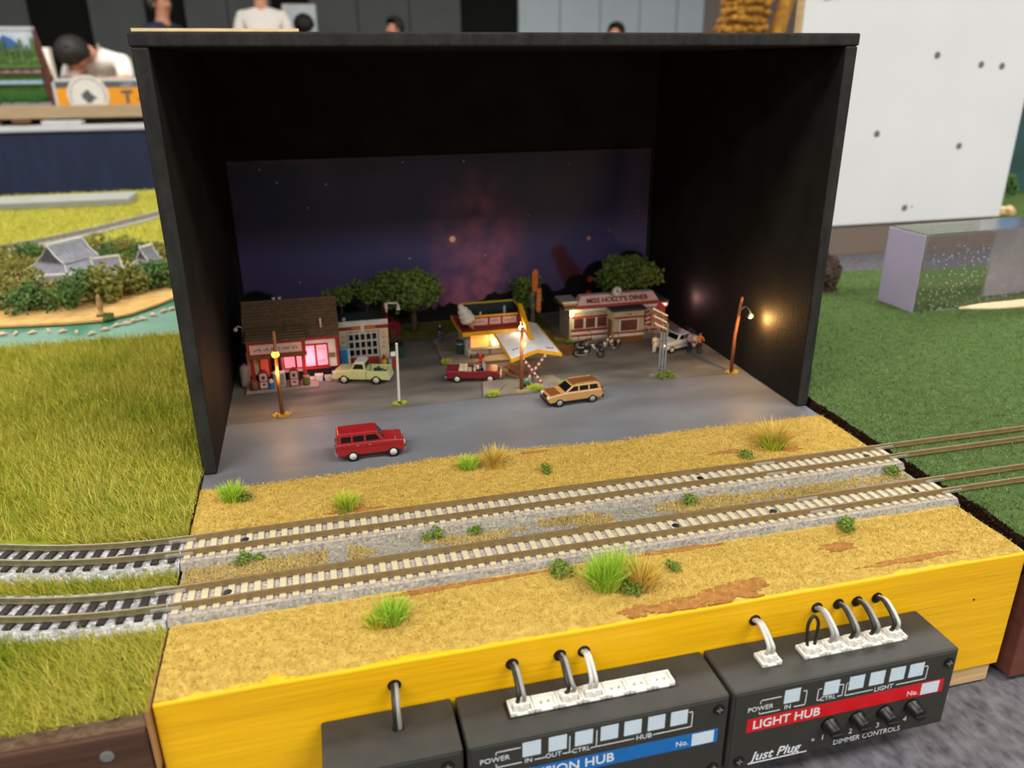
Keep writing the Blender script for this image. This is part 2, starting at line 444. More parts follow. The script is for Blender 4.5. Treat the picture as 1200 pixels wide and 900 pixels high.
# islands of flock in the gravel between the tracks
for x, y in zip(rng.uniform(1, 306, 22000), rng.uniform(58.2, 69, 22000)):
    if nz(x, y*1.6, .035, 7.7) + .25*nz(x, y, .3) + (.34 if x < 205 else .62) > abs(y-63.6)*.07 and not (52 < x < 60): P.append((x, y, 62.1))
fibres('flock_fibre', M['flock_fibre'], base, np.array(P), .8, 1.7, .36, (.4, 1.35), rng)
P = [(x, y, 62.12) for x, y in zip(rng.uniform(1, 306, 9000), rng.uniform(57.5, 69.5, 9000))]
M['gravel_fibre'] = blade_mat('gravel_fibre', ['#7c8074', '#989484', '#a8a08c', '#808a80'], big=40)
fibres('turf_crumb', M['gravel_fibre'], base, np.array(P), .4, .8, .4, (.7, 1.5), rng)
# bare earth: thin irregular skins where the flock is missing
for k, (px, py, rx, ry) in enumerate(PATCH):
    poly = []
    for i in range(60):
        a = 2*math.pi*i/60; r = .82 + .42*nz(math.cos(a)*1.3, math.sin(a)*1.3, 1.5, k*3.1) + .3*nz(math.cos(a)*5, math.sin(a)*5, 1.5, k*3.1)
        poly.append((min(307, max(.6, px + rx*r*math.cos(a))), max(1.0, py + ry*r*math.sin(a))))
    z = 62.72 if py > 90 else 62.45
    n_ = len(poly); mb = MB(); mb.add([(px, py, z+.22)] + [(x, y, z+.15) for x, y in poly] + [(x, y, z-.6) for x, y in poly], [(0, 1+i, 1+(i+1)%n_) for i in range(n_)] + [(1+i, 1+n_+i, 1+n_+(i+1)%n_, 1+(i+1)%n_) for i in range(n_)])
    mb.build('bare_earth', M['earth'], base)

# ================================================================== BLACK DISPLAY BOX
bx = thing('display_box', 'black painted open-fronted display box with night sky backdrop inside', 'display box', (0, 0, 0))
H0, H1, YB0, YB1 = -1, 178.5, 144, 352
def panel_with_edge(name, args, front):
    mb = MB(); mb.box(*args)
    mb.mi = [1 if i == 2 else 0 for i in range(6)]           # the face that looks to the front
    o = mb.build(name, [M['black_panel'], M['black_edge']], bx, bevel=.8); return o
panel_with_edge('side_panel', (0, 6.2, YB0, YB1, .4, 179), 2)
panel_with_edge('side_panel', (302.2, 308.4, YB0, YB1, .4, 179), 2)
panel_with_edge('top_panel', (-.6, 309, YB0, YB1, 179, 184.4), 2)
boxpart('back_panel', M['black_panel'], bx, 6.2, 302.2, 348.6, YB1, -2, 179)
boxpart('top_edging', mat('cream_edge', '#e9cf9a', .6), bx, 1, 61, YB0+1, YB0+4, 184.3, 185.5)

def backdrop_material():
    m = bpy.data.materials.new('night_print'); m.use_nodes = True
    nt = m.node_tree; N = nt.nodes; L = nt.links; b = N['Principled BSDF']
    b.inputs['Roughness'].default_value = .45; b.inputs['Specular IOR Level'].default_value = .35
    tc = N.new('ShaderNodeTexCoord'); sx = N.new('ShaderNodeSeparateXYZ'); L.new(tc.outputs['Object'], sx.inputs[0])
    def math_(op, a, bb=None, c=None):
        n = N.new('ShaderNodeMath'); n.operation = op
        for i, q in enumerate((a, bb, c)):
            if q is None: continue
            if isinstance(q, (int, float)): n.inputs[i].default_value = q
            else: L.new(q, n.inputs[i])
        return n.outputs[0]
    def mixc(f, a, c):
        n = N.new('ShaderNodeMix'); n.data_type = 'RGBA'; n.clamp_factor = True
        L.new(f, n.inputs[0])
        for i, q in ((6, a), (7, c)):
            if isinstance(q, str): n.inputs[i].default_value = (*lin(q), 1)
            else: L.new(q, n.inputs[i])
        return n.outputs[2]
    def noise(scale, det=5):
        n = N.new('ShaderNodeTexNoise'); n.inputs['Scale'].default_value = scale; n.inputs['Detail'].default_value = det
        L.new(tc.outputs['Object'], n.inputs['Vector']); return n.outputs['Fac']
    x, z = sx.outputs[0], sx.outputs[2]
    # night sky print: dark blue above, violet towards the printed horizon
    ramp = N.new('ShaderNodeValToRGB'); e = ramp.color_ramp.elements
    e[0].position = .1; e[0].color = (*lin('#50405f'), 1); e[1].position = 1; e[1].color = (*lin('#272a42'), 1)
    k = e.new(.4); k.color = (*lin('#43406c'), 1)
    k = e.new(.7); k.color = (*lin('#2e345a'), 1)
    L.new(math_('MULTIPLY', z, 1/.116), ramp.inputs[0])
    nn = noise(26, 8); n3 = noise(75, 8)
    # milky way: pink cloud rising from the middle
    dx = math_('ABSOLUTE', math_('SUBTRACT', x, math_('ADD', .172, math_('MULTIPLY', math_('SUBTRACT', nn, .5), .05))))
    cloud = math_('MULTIPLY', math_('SUBTRACT', 1, math_('MULTIPLY', dx, 1/.036)), math_('SUBTRACT', 1.35, math_('MULTIPLY', z, 12.0)))
    cloud = math_('MULTIPLY', math_('MAXIMUM', cloud, 0), math_('MULTIPLY', math_('MAXIMUM', math_('SUBTRACT', n3, .28), 0), 4.2))
    col = mixc(math_('MINIMUM', cloud, .85), ramp.outputs[0], '#a35f78')
    haze = math_('MAXIMUM', math_('MULTIPLY', math_('SUBTRACT', nn, .47), 2.2), 0)
    col = mixc(math_('MULTIPLY', haze, .5), col, '#5a4266')
    # stars
    v = N.new('ShaderNodeTexVoronoi'); v.inputs['Scale'].default_value = 95; L.new(tc.outputs['Object'], v.inputs['Vector'])
    sc = N.new('ShaderNodeSeparateColor'); L.new(v.outputs['Color'], sc.inputs[0])
    star = math_('MULTIPLY', math_('LESS_THAN', v.outputs['Distance'], .055), math_('GREATER_THAN', sc.outputs[0], .42))
    col = mixc(math_('MULTIPLY', star, .75), col, '#cfd0e6')
    def spot(cx, cz, r):
        d = math_('SQRT', math_('ADD', math_('POWER', math_('SUBTRACT', x, cx), 2), math_('POWER', math_('SUBTRACT', z, cz), 2)))
        return math_('SUBTRACT', 1, math_('DIVIDE', d, r))
    col = mixc(math_('MULTIPLY', spot(.153, .0595, .007), .5), col, '#b5624e')
    col = mixc(math_('MULTIPLY', spot(.153, .0595, .0024), 4), col, '#ffd2b4')
    col = mixc(math_('MULTIPLY', spot(.2535, .0545, .002), 1.2), col, '#e0a080')
    # dark reddish reflection smudge painted into the print, and its black tree line
    n4 = noise(90, 4); wob = math_('MULTIPLY', math_('SUBTRACT', n4, .5), .016)
    for cx, cz, r in ((.231, .045, .008), (.236, .036, .009), (.241, .028, .011)):
        col = mixc(math_('MULTIPLY', math_('ADD', spot(cx, cz, r), math_('MULTIPLY', wob, 20)), 2.2), col, '#4a222e')
    ln = math_('ADD', .014, math_('MULTIPLY', math_('SUBTRACT', noise(35, 5), .45), .05))
    col = mixc(math_('MULTIPLY', math_('SUBTRACT', ln, z), 900), col, '#0b0a0c')
    for cx, cz, r in ((.262, .022, .016), (.287, .030, .014), (.277, .018, .014), (.018, .012, .02), (.247, .016, .013)):
        col = mixc(math_('MULTIPLY', math_('ADD', spot(cx, cz, r), math_('MULTIPLY', wob, 25)), 14), col, '#0b0a0c')
    for cx, cz in ((.2555, .024), (.2545, .013)):
        col = mixc(math_('MULTIPLY', spot(cx, cz, .0026), 4), col, '#b0302a')
    L.new(col, b.inputs['Base Color'])
    return m
MB().box(10, 298.8, 347.4, 348.6, .5, 116.5).build('backdrop_print', backdrop_material(), bx)
bx_print = bx.children[-1]

# ================================================================== TRACKS
def sweep_rect(path, w, z0, z1, side=0):
    """rectangular bar along a list of (x, y)"""
    mb = MB(); vs = []
    n = len(path)
    for i, (x, y) in enumerate(path):
        a = Vector(path[min(i+1, n-1)]) - Vector(path[max(i-1, 0)]); a.normalize(); nn = Vector((-a.y, a.x))
        for q, z in ((-w/2, z0), (w/2, z0), (w/2, z1), (-w/2, z1)):
            vs.append((x + nn.x*(q+side), y + nn.y*(q+side), z))
    fs = [(i*4+k, i*4+(k+1)%4, (i+1)*4+(k+1)%4, (i+1)*4+k)[::-1] for i in range(n-1) for k in range(4)]
    fs += [(0,1,2,3), tuple((n-1)*4+k for k in (3,2,1,0))]
    mb.add(vs, fs); return mb
def track(name, label, x0, x1, yc, pitch, sl_mat, sl_len, sl_w, rail_mat, bed=None, curve=0, group=None, z0=0, joints=(), screws=()):
    n = max(2, int(abs(x1-x0)/10))
    off = lambda x: curve*x*x if x < 0 else 0
    path = [(x0+(x1-x0)*i/(n-1), yc + off(x0+(x1-x0)*i/(n-1))) for i in range(n)]
    t = thing(name, label, 'railway track', (0, 0, z0), 0, group)
    if bed:
        prof, m, ms = bed                           # [(dy, z)] across
        mb = MB(); vs = []; k = len(prof)
        for (x, y) in path:
            for dy, z in prof: vs.append((x, y+dy, z))
        fs = []
        for i in range(n-1):
            for q in range(k-1): fs.append((i*k+q, (i+1)*k+q, (i+1)*k+q+1, i*k+q+1))
        fs += [tuple(range(k)), tuple(range((n-1)*k, n*k))[::-1]]
        mb.add(vs, fs); mb.mi = [0 if (j % (k-1)) in ((k-1)//2,) else 1 for j in range(len(fs))]
        mb.build('ballast_bed', [m, ms], t)
    if sl_mat:
        me = MB().box(-sl_w/2, sl_w/2, -sl_len/2, sl_len/2, 2.3, 3.15).mesh('sleeper', sl_mat)
        cnt = int(abs(x1-x0)/pitch); 
        for i in range(cnt):
            x = x0 + (i+.5)*(x1-x0)/cnt
            place(me, 'sleeper', t, loc=(x, yc+off(x), 0), rot=(0, 0, math.atan(2*curve*x) if x < 0 else 0))
    for s in (-4.9, 4.9):
        mb = sweep_rect(path, .8, 3.5, 5.2, s); mb2 = sweep_rect(path, 1.5, 3.0, 3.5, s)
        mb.add(mb2.v, mb2.f); mb.build('rail', rail_mat, t)
        for jx in joints:
            MB().box(jx-5, jx+5, yc+s-.95, yc+s+.95, 2.9, 4.3).build('rail_joiner', M['rail_joiner'], t, bevel=.2)
    for x in screws:
        mb = MB(); mb.lathe([(1.5, 2.2), (1.5, 3.3), (1.0, 3.45)], 12, (x, yc, 0)); mb.build('fixing_screw', M['screw_dark'], t)
    return t
BED = [(-11.5, 0), (-9.6, 2.0), (9.6, 2.0), (11.5, 0)]
BED_F = [(-11, 0), (-9.2, 2.45), (9.2, 2.45), (11, 0)]
track('model_track', 'straight model track with tan sleepers nearest the yellow panel', -.5, 309.5, 46.6, 4.35, M['sleeper'], 15.6, 2.2, M['rail_side'], (BED_F, M['roadbed'], M['roadbed_side']), joints=(-1, 247, 309.5), screws=(18, 186, 229, 296))
track('model_track', 'straight model track with tan sleepers running next to the road', -.5, 309.5, 79.6, 4.35, M['sleeper'], 15.6, 2.2, M['rail_side'], (BED_F, M['roadbed'], M['roadbed_side']), joints=(-1, 247, 309.5), screws=(22, 213, 297))

# ================================================================== LEFT GRASS MODULE
K = .0026
lm = thing('grass_module', 'grassy track module with dark wood edge left of the black box', 'model base', (0, 0, -62))
boxpart('front_panel', M['brown_wood'], lm, -330, -2.2, -3, 4, 1, 56.5, bevel=.6)
boxpart('soil_edge', M['soil_light'], lm, -330, -1.6, -1.5, 6, 50, 61.5, bevel=.8)
boxpart('core', M['soil_light'], lm, -330, -1.2, 4, 356, 1, 61.2)
grid_surface('turf', M['grass_base'], lm, -330, -.8, -1.5, 362, 60, 60, lambda x, y: 61.8 + .5*nz(x, y, .05) + (1.5 if y > 100 else 0))
mb = MB(); mb.lathe([(2.0, 0), (2.0, .3), (1.4, .5)], 14, (-13.5, -3, 49.5), (0, -1, 0)); mb.build('screw_head', M['zinc'], lm)
boxpart('edge_strip', mat('tan_edge', '#a87a4a', .7, var=.2, scale=60), lm, -1.7, -.5, -2, 34, 40, 61.8)
def lawn(n, x0, x1, y0, y1, seed, curve=True):
    r = np.random.default_rng(seed); x = r.uniform(x0, x1, n); y = r.uniform(y0, y1, n)
    # more blades near the camera
    o = K*x*x*(x < 0)
    keep = ~(((y > 34.5+o) & (y < 58.5+o)) | ((y > 67+o) & (y < 93+o))) if curve else np.ones(n, bool)
    z = 61.9 + np.where(y > 100, 1.5, 0)
    return np.stack([x, y, z], 1)[keep]
rg = np.random.default_rng(11)
fibres('grass_blade', M['grass_blade'], lm, lawn(60000, -240, -.5, -2.5, 100, 1), 3.5, 7.5, .42, (.1, .95), rg, (-.28, -.1))
fibres('grass_blade', M['grass_blade'], lm, lawn(78000, -330, .2, 92, 362, 2), 3.5, 7.5, .55, (.1, .8), rg, (-.15, -.1))
for nm, yc, lb in (('front', 46.6, 'curving track with black sleepers on white gravel nearest the frame corner'), ('rear', 79.6, 'curving track with black sleepers on white gravel further from the camera')):
    track('model_track', lb, -.8, -180, yc, 5.6, M['sleeper_dark'], 17, 2.5, M['rail_side_grey'], ([(-12.5, -.2), (-10.2, 2.25), (10.2, 2.25), (12.5, -.2)], M['white_gravel'], M['white_gravel']), curve=K, screws=(-22,))

# ================================================================== RIGHT TURF MODULE
rm = thing('turf_module', 'dark green turf module with half-buried rails right of the black box', 'model base', (310, 0, -62))
boxpart('front_panel', M['red_brown_wood'], rm, 3.5, 520, -2, 6, 3, 55, bevel=.5)
boxpart('core', M['soil'], rm, 4, 520, 6, 372, 1, 58)
def turf_z(x, y):
    z = 64.8 + 1.0*nz(x, y, .05, 2) + .5*nz(x, y, .2, 5)
    for yc in (46.6, 79.6):
        if abs(y-yc) < 9: z = min(z, 64.4 + .2*nz(x, y, .2))
    return z
NX, NY = 130, 100
xs = np.linspace(2, 520, NX); ys = np.linspace(-3, 392, NY); v = []
for j, y in enumerate(ys):
    for i, x in enumerate(xs):
        x_ = x if i else x + .6 + 1.6*nz(y, 0, .12, 3) + 1.2*nz(y, 0, .5, 3)
        v.append((x_, y, turf_z(x_, y)))
b0 = len(v)
for j, y in enumerate(ys): v.append((4.5 + 1.2*nz(y, 1, .3), y, 30))
f = [(j*NX+i, j*NX+i+1, (j+1)*NX+i+1, (j+1)*NX+i) for j in range(NY-1) for i in range(NX-1)]
fast_mesh('turf', np.array(v[:b0]), np.array(f), M['turf'], rm, True)
sv = [v[j*NX] for j in range(NY)] + v[b0:]
# roughened soil face under the turf's edge
sf = [(j, j+1, NY+j+1, NY+j) for j in range(NY-1)]
fast_mesh('soil_edge', np.array(sv), np.array(sf), M['soil'], rm, True)
r = np.random.default_rng(5); n = 75000
x = 2 + 518*r.uniform(0, 1, n)**1.5; y = r.uniform(-3, 392, n)
P = np.array([(a, b, turf_z(a, b)-.1) for a, b in zip(x, y) if min(abs(b-46.6), abs(b-79.6)) > 6.6 or min(abs(b-46.6), abs(b-79.6)) < 3.4])
fibres('turf_fibre', M['turf_fibre'], rm, P, 1.0, 2.6, .5, (.5, 1.4), rg)
r = np.random.default_rng(6); y = r.uniform(-2, 390, 5000)
P = np.stack([2.5+r.uniform(-1.5, 1.5, 5000), y, 62 + r.uniform(-5, 2.5, 5000)], 1)
fibres('soil_crumb', M['soil'], rm, P, .5, 1.6, 1.2, (.6, 1.9), rg)
for yc, lb in ((46.6, 'pair of brown rails sunk in green turf nearer the camera'), (79.6, 'pair of brown rails sunk in green turf further back')):
    track('sunken_track', lb, 309.6, 600, yc, 8, None, 0, 0, M['rail_side'])

# ================================================================== PLANTS ON THE MODULE
def tuft(name, label, loc, m, n, L, rad, spread, seed, group=None, cat='grass tuft', squash=1.0):
    r = np.random.default_rng(seed)
    a = r.uniform(0, 2*np.pi, n); q = np.sqrt(r.uniform(0, 1, n)); ln = L*r.uniform(.55, 1.0, n)
    bx_, by_ = rad*q*np.cos(a), rad*q*np.sin(a)*squash
    out = spread*(.25+q)*r.uniform(.5, 1.3, n)
    az = a + r.normal(0, .4, n)
    p0 = np.stack([bx_, by_, np.zeros(n)], 1)
    d1 = np.stack([np.cos(az)*out*.4, np.sin(az)*out*.4, np.ones(n)], 1); d1 /= np.linalg.norm(d1, axis=1)[:, None]
    d2 = np.stack([np.cos(az)*out, np.sin(az)*out, np.ones(n)], 1); d2 /= np.linalg.norm(d2, axis=1)[:, None]
    p1 = p0 + d1*ln[:, None]*.5; p2 = p1 + d2*ln[:, None]*.5
    fa = r.uniform(0, np.pi, n); s = np.stack([np.cos(fa), np.sin(fa), np.zeros(n)], 1)*.26
    v = np.concatenate([p0-s, p0+s, p1+s*.8, p1-s*.8, p2], 0); i = np.arange(n)
    f = np.concatenate([np.stack([i, i+n, i+2*n], 1), np.stack([i, i+2*n, i+3*n], 1), np.stack([i+3*n, i+2*n, i+4*n], 1)], 0)
    o = fast_mesh(name, v, f, m)
    o.location = [c*S for c in loc]
    return tag(o, label, cat, group)
def clump_mesh(name, m, r, n, leaf, seed, squash=.8, lobes=5):
    """foam foliage: small irregular flakes over a lumpy crown"""
    g = np.random.default_rng(seed); vs = []; fs = []
    cs = [(g.normal(0, .42, 3)*np.array([1, 1, .6])) for _ in range(lobes)]
    for k in range(n):
        c = cs[k % lobes]; d = g.normal(0, 1, 3); d /= np.linalg.norm(d)
        p = (c + d*(.62 + .1*g.normal()))*r; p[2] *= squash
        a = g.normal(0, 1, 3); a /= np.linalg.norm(a); bb = np.cross(a, g.normal(0, 1, 3)); bb /= np.linalg.norm(bb); cc = np.cross(a, bb)
        l = leaf*g.uniform(.6, 1.3); b = len(vs)
        vs += [p+a*l, p-a*l*.6+bb*l, p-a*l*.6-bb*l*.7+cc*l*.8, p-a*l*.4-bb*l*.5-cc*l*.9]
        fs += [(b, b+1, b+2), (b, b+2, b+3), (b, b+3, b+1), (b+1, b+3, b+2)]
    me = bpy.data.meshes.new(name)
    me.from_pydata([tuple(p*S) for p in vs], [], fs); me.materials.append(m); me.update()
    return me
def bush(label, loc, r, m='leaf_bush', seed=0, group=None, squash=.75):
    o = place(clump_mesh('bush', M[m], r, 170, r*.16, seed, squash, 4), 'small_bush', None, loc=(loc[0], loc[1], loc[2]+r*.55))
    return tag(o, label, 'bush', group)
def tree(name, label, loc, h, r, m, seed, group=None, n=520, leaf=None, trunk=.35, squash=.85, flat=1.0):
    t = thing(name, label, 'model tree', loc, random.uniform(0, 6) if flat == 1 else 0, group)
    mb = MB(); mb.tube([(0,0,-.3), (r*.03,0,h*trunk*.6), (0,r*.05,h*.75)], [r*.13, r*.1, r*.05], 7)
    for k in range(4):
        a = k*1.7+seed; mb.tube([(0,0,h*trunk), (math.cos(a)*r*.45, math.sin(a)*r*.45, h*trunk+r*.4)], [r*.06, r*.03], 5)
    mb.build('trunk', M['bark'], t, True)
    place(clump_mesh('foliage', M[m], r, n, leaf or r*.13, seed, squash, 6), 'foliage', t, loc=(0, 0, max(h - r*.95*squash, h*.5))).scale = (1, flat, 1)
    return t
tuft('grass_tuft', 'lime green grass tuft at left road edge beside the box wall', (14.5, 117.5, .6), M['tuft_green'], 260, 9, 3.6, .9, 1)
bush('small dark green bush tucked under left roadside tuft', (20, 115, .4), 3.0, seed=31)
tuft('grass_tuft', 'yellow-green grass tuft beside the rear track below the red car', (61.5, 97.5, .6), M['tuft_lime'], 240, 8.5, 3.6, .9, 2)
bush('low green bush at foot of the yellow-green tuft', (60.5, 95, .3), 2.6, seed=32)
tuft('grass_tuft', 'short bright green tuft left of the golden tuft by the road', (117.5, 120, .6), M['tuft_green'], 240, 6.5, 3.8, 1.0, 3)
tuft('grass_tuft', 'golden dry grass tuft at the road edge in the middle', (129.2, 118, .6), M['tuft_gold'], 260, 12.5, 3.0, .75, 4)
bush('tiny dark bush right of the golden roadside tuft', (150.6, 107.5, .3), 3.0, seed=33)
tuft('grass_tuft', 'lime green tuft near right end of the road', (262, 102.5, .6), M['tuft_lime'], 260, 9, 4.2, .9, 5)
tuft('grass_tuft', 'golden dry grass standing behind lime tuft near right road end', (265, 106, .6), M['tuft_gold'], 320, 14, 5.5, .9, 6)
bush('dark bush at foot of the right-hand lime tuft', (264.5, 100.5, .3), 2.6, seed=34)
bush('flat green bush next to rear track at right', (246, 96.5, .3), 3.2, seed=35, squash=.5)
bush('round green bush between the two tracks right of middle', (202, 65, .2), 3.4, seed=36)
bush('small green bush between the tracks, left one of a close pair', (93.4, 68, .2), 3.0, seed=37)
bush('smaller green bush between the tracks, right one of a close pair', (109, 65, .2), 2.5, seed=38)
bush('wide green bush between the tracks at far left', (22, 68.5, .2), 3.2, seed=39, squash=.6)
bush('small bush sprouting from left-hand wide bush between tracks', (27, 69, .2), 2.2, seed=45)
bush('round dark bush in front of the near track left of big tuft', (135, 32.2, .3), 4.2, seed=40, squash=.85)
tuft('grass_tuft', 'largest lime green grass tuft in front of the near track', (147, 20.5, .6), M['tuft_green'], 480, 12.5, 5.2, .85, 7)
tuft('grass_tuft', 'green grass tuft behind the largest lime tuft', (153, 23, .6), M['tuft_green'], 300, 12.5, 4.2, .7, 17)
tuft('grass_tuft', 'golden dry grass tuft right of the largest lime tuft', (159.5, 16.5, .6), M['tuft_gold'], 320, 13, 4.0, .9, 8)
bush('dark bush between the big lime tuft and golden tuft', (155, 15, .3), 3.3, seed=41)
bush('small dark green bush right of the golden front tuft', (174.5, 24, .3), 2.7, seed=42)
bush('green bush on tan flock at right of near track', (252, 31.5, .3), 3.9, seed=43)
bush('green bush between the tracks at far right end', (300, 66, .2), 3.2, seed=44)
tuft('grass_tuft', 'lime grass tuft on tan flock at front left', (72, 21, .6), M['tuft_green'], 300, 8.5, 4.4, 1.0, 9)
tuft('grass_tuft', 'dark green grass blades left of the front left lime tuft', (66.5, 19, .6), M['tuft_lime'], 130, 6, 2.6, 1.2, 10)

# ================================================================== CONTROL HUBS ON THE YELLOW PANEL
M['hub_body'] = mat('hub_body', '#3a3935', .45, col2='#31302d', scale=90, bump=.12, bscale=900, spec=.35)
M['hub_face'] = mat('hub_face', '#35342f', .55, var=.08, scale=60, spec=.3)
M['print_white'] = mat('print_white', '#d3d8da', .5, var=.03)
M['label_box'] = mat('label_box', '#c3d3dc', .5, var=.04)
M['stripe_red'] = mat('stripe_red', '#c5141c', .4, var=.06)
M['stripe_blue'] = mat('stripe_blue', '#1766ae', .4, var=.06)
M['nylon'] = mat('nylon', '#dddbd2', .45, var=.05)
M['nylon_dark'] = mat('nylon_dark', '#a9a69c', .6, var=.1)
M['wire_black'] = mat('wire_black', '#26241f', .4, var=.15)
M['wire_grey'] = mat('wire_grey', '#8d8b86', .35, var=.1)
M['wire_light'] = mat('wire_light', '#bdbbb4', .35, var=.1)
M['knob'] = mat('knob', '#161514', .35, var=.2)
HZ, HB, FY = -17.0, -50.5, -22.0
def hub(name, label, x0, x1):
    t = thing(name, label, 'control box', (x0, 0, HB))
    w = x1-x0
    MB().box(0, w, FY, -.3, 0, HZ-HB).build('body', M['hub_body'], t, bevel=.9, seg=3)
    MB().box(.9, w-.9, FY-.35, FY+.1, .9, HZ-HB-.9).build('face_plate', M['hub_face'], t, bevel=.25)
    return t
FP = FY-.40
def hx(t, x, z): return (x - t.location.x/S, FP, z - HB)
def screw_head(t, x, z):
    mb = MB(); mb.lathe([(2.0, 0), (2.0, .5), (1.4, .75)], 16, (x-t.location.x/S, FP+.1, z-HB), (0, -1, 0)); o = mb.build('screw', M['knob'], t)
    c = (x-t.location.x/S, FP-.72, z-HB)
    mb = MB(); mb.box(c[0]-1.1, c[0]+1.1, c[1]-.06, c[1]+.06, c[2]-.18, c[2]+.18); mb.box(c[0]-.18, c[0]+.18, c[1]-.06, c[1]+.06, c[2]-1.1, c[2]+1.1)
    mb.build('cross_slot', M['rail_joiner'], o)
def plate(t, name, m, x0, x1, z0, z1, d=.06):
    ox = t.location.x/S
    return boxpart(name, M[m], t, x0-ox, x1-ox, FP-d, FP+.02, z0-HB, z1-HB)
def line(t, pts, w=.28):
    ox = t.location.x/S; mb = MB()
    for (xa, za), (xb, zb) in zip(pts[:-1], pts[1:]):
        mb.box(min(xa, xb)-w/2-ox, max(xa, xb)+w/2-ox, FP-.05, FP+.02, min(za, zb)-w/2-HB, max(za, zb)+w/2-HB)
    return mb.build('printed_line', M['print_white'], t)
def label_text(t, s, size, x, z, m='print_white', **k):
    ox = t.location.x/S
    return text(s, size, M[m], t, (x-ox, FP-.06, z-HB), **k)
def socket_row(t, x0, n, pitch, yc=-10.6, plugged=()):
    ox = t.location.x/S; zt = HZ-HB
    for k in range(n):
        a = x0 + k*pitch - ox; mb = MB()
        # a little open-topped shroud: floor, back, sides and a slotted front
        mb.box(a+.1, a+pitch-.1, yc-3.0, yc+3.0, zt-.2, zt+.5)
        mb.box(a+.1, a+pitch-.1, yc+2.2, yc+3.0, zt, zt+1.5)
        mb.box(a+.1, a+.9, yc-3.0, yc+2.2, zt, zt+1.5); mb.box(a+pitch-.9, a+pitch-.1, yc-3.0, yc+2.2, zt, zt+1.5)
        mb.box(a+.9, a+2.2, yc-3.0, yc-2.2, zt, zt+1.3); mb.box(a+pitch-2.2, a+pitch-.9, yc-3.0, yc-2.2, zt, zt+1.3)
        o = mb.build('socket', M['nylon'], t, bevel=.12)
        if k not in plugged:
            for q in (-1, 1):
                MB().box(a+pitch/2+q*1.25-.3, a+pitch/2+q*1.25+.3, yc-.3, yc+.3, zt+.4, zt+1.2).build('pin', M['zinc'], o)
def lead(label, xs, ys, xh, zh, bow, mats, group=None, loop=None, side=0, rise=0):
    """plug standing in a socket with two wires that bend into the hole of the panel"""
    t = thing('plug_lead', label, 'cable', (xs, ys, HZ+.5), 0, group)
    mb = MB()
    mb.box(-2.6, 2.6, -1.7, 1.7, .1, 2.6); mb.box(-3.1, 3.1, .2, 2.0, .2, 2.1); mb.box(-.5, .5, -2.3, -1.6, .2, 2.2)
    mb.build('plug', M['nylon'], t, bevel=.2)
    for k, m in enumerate(mats):
        q = -1 if k == 0 else 1
        if loop:
            if k: continue
            pts = [(-1.3, 0, 2), (-1.9, .2, 6), (-1.9, .6, loop*.8), (0, .9, loop), (1.9, .6, loop*.8), (1.7, .2, 6), (1.3, 0, 2)]
            pts = smooth_path(pts); MB().tube(pts, .62, 7).build('wire', M[m], t, True); continue
        ex, ez = xh-xs, zh-HZ-.5
        y1 = -ys + 2.0
        pts = [(q*1.1, 0, 2), (q*1.0+side*.3, -.3+bow*.2, 4.2), (q*.75+ex*.3, .8+bow*.35, ez*.75+rise*.6), (q*.6+ex*.7, -ys*.55, ez+.9+rise), (q*.5+ex, -ys-.8, ez+.5), (q*.5+ex, y1, ez-.4)]
        MB().tube(smooth_path(pts), .72, 8).build('wire', M[m], t, True)
    return t
def smooth_path(pts, n=6):
    pts = [Vector(p) for p in pts]; out = []
    for i in range(len(pts)-1):
        p0 = pts[max(i-1, 0)]; p1 = pts[i]; p2 = pts[i+1]; p3 = pts[min(i+2, len(pts)-1)]
        for k in range(n):
            u = k/n
            out.append(.5*((2*p1) + (-p0+p2)*u + (2*p0-5*p1+4*p2-p3)*u*u + (-p0+3*p1-3*p2+p3)*u**3))
    out.append(pts[-1]); return [tuple(p) for p in out]
# --- red-striped hub
h = hub('control_hub', 'black control box with red stripe and dimmer knobs at right', 176, 262.5)
plate(h, 'stripe', 'stripe_red', 182, 258.4, -34.6, -28.9)
plate(h, 'number_box', 'label_box', 249.4, 256.6, -34.2, -29.3, .1)
label_text(h, 'LIGHT HUB', 5.0, 184, -31.9, align='LEFT', bold=.012, depth=.12)
label_text(h, 'No.', 3.0, 246, -32.6, depth=.12)
for x in (197.6, 212.4, 222, 230, 238, 245.6): plate(h, 'port_box', 'label_box', x-2.9, x+2.9, -25.2, -19.6)
label_text(h, 'POWER', 2.7, 186.2, -25.0); label_text(h, 'IN', 2.5, 196.4, -26.9); label_text(h, 'CTRL', 2.5, 211.6, -26.6); label_text(h, 'LIGHT', 2.7, 233.4, -27.4)
line(h, [(186, -23.0), (186, -21.8), (193.5, -21.8)]); line(h, [(186, -26.8), (186, -27.4), (193.5, -27.4)]); line(h, [(199, -27.4), (203, -27.4), (203, -21.4), (201.8, -21.4)])
line(h, [(208.6, -22), (207.4, -22), (207.4, -26.8), (208.6, -26.8)]); line(h, [(215.4, -22), (217, -22), (217, -26.8), (215.4, -26.8)])
line(h, [(219, -22), (218.2, -22), (218.2, -27.2), (229, -27.2)]); line(h, [(238.5, -27.2), (250.2, -27.2), (250.2, -21.6), (249, -21.6)])
for k, x in enumerate((213.9, 224.9, 235.8, 246.9)):
    label_text(h, str(k+1), 3.2, x-1.6, -44.2)
    c = (x-176, FP, -38.6-HB)
    mb = MB(); mb.lathe([(3.1, 0), (3.0, .9), (2.5, 1.2), (2.5, 4.6), (2.1, 5.1)], 18, c, (0, -1, 0)); o = mb.build('dimmer_knob', M['knob'], h, True)
    MB().box(c[0]-2.0, c[0]+2.0, c[1]-5.25, c[1]-4.95, c[2]-.3, c[2]+.3).build('slot', M['hub_body'], o)
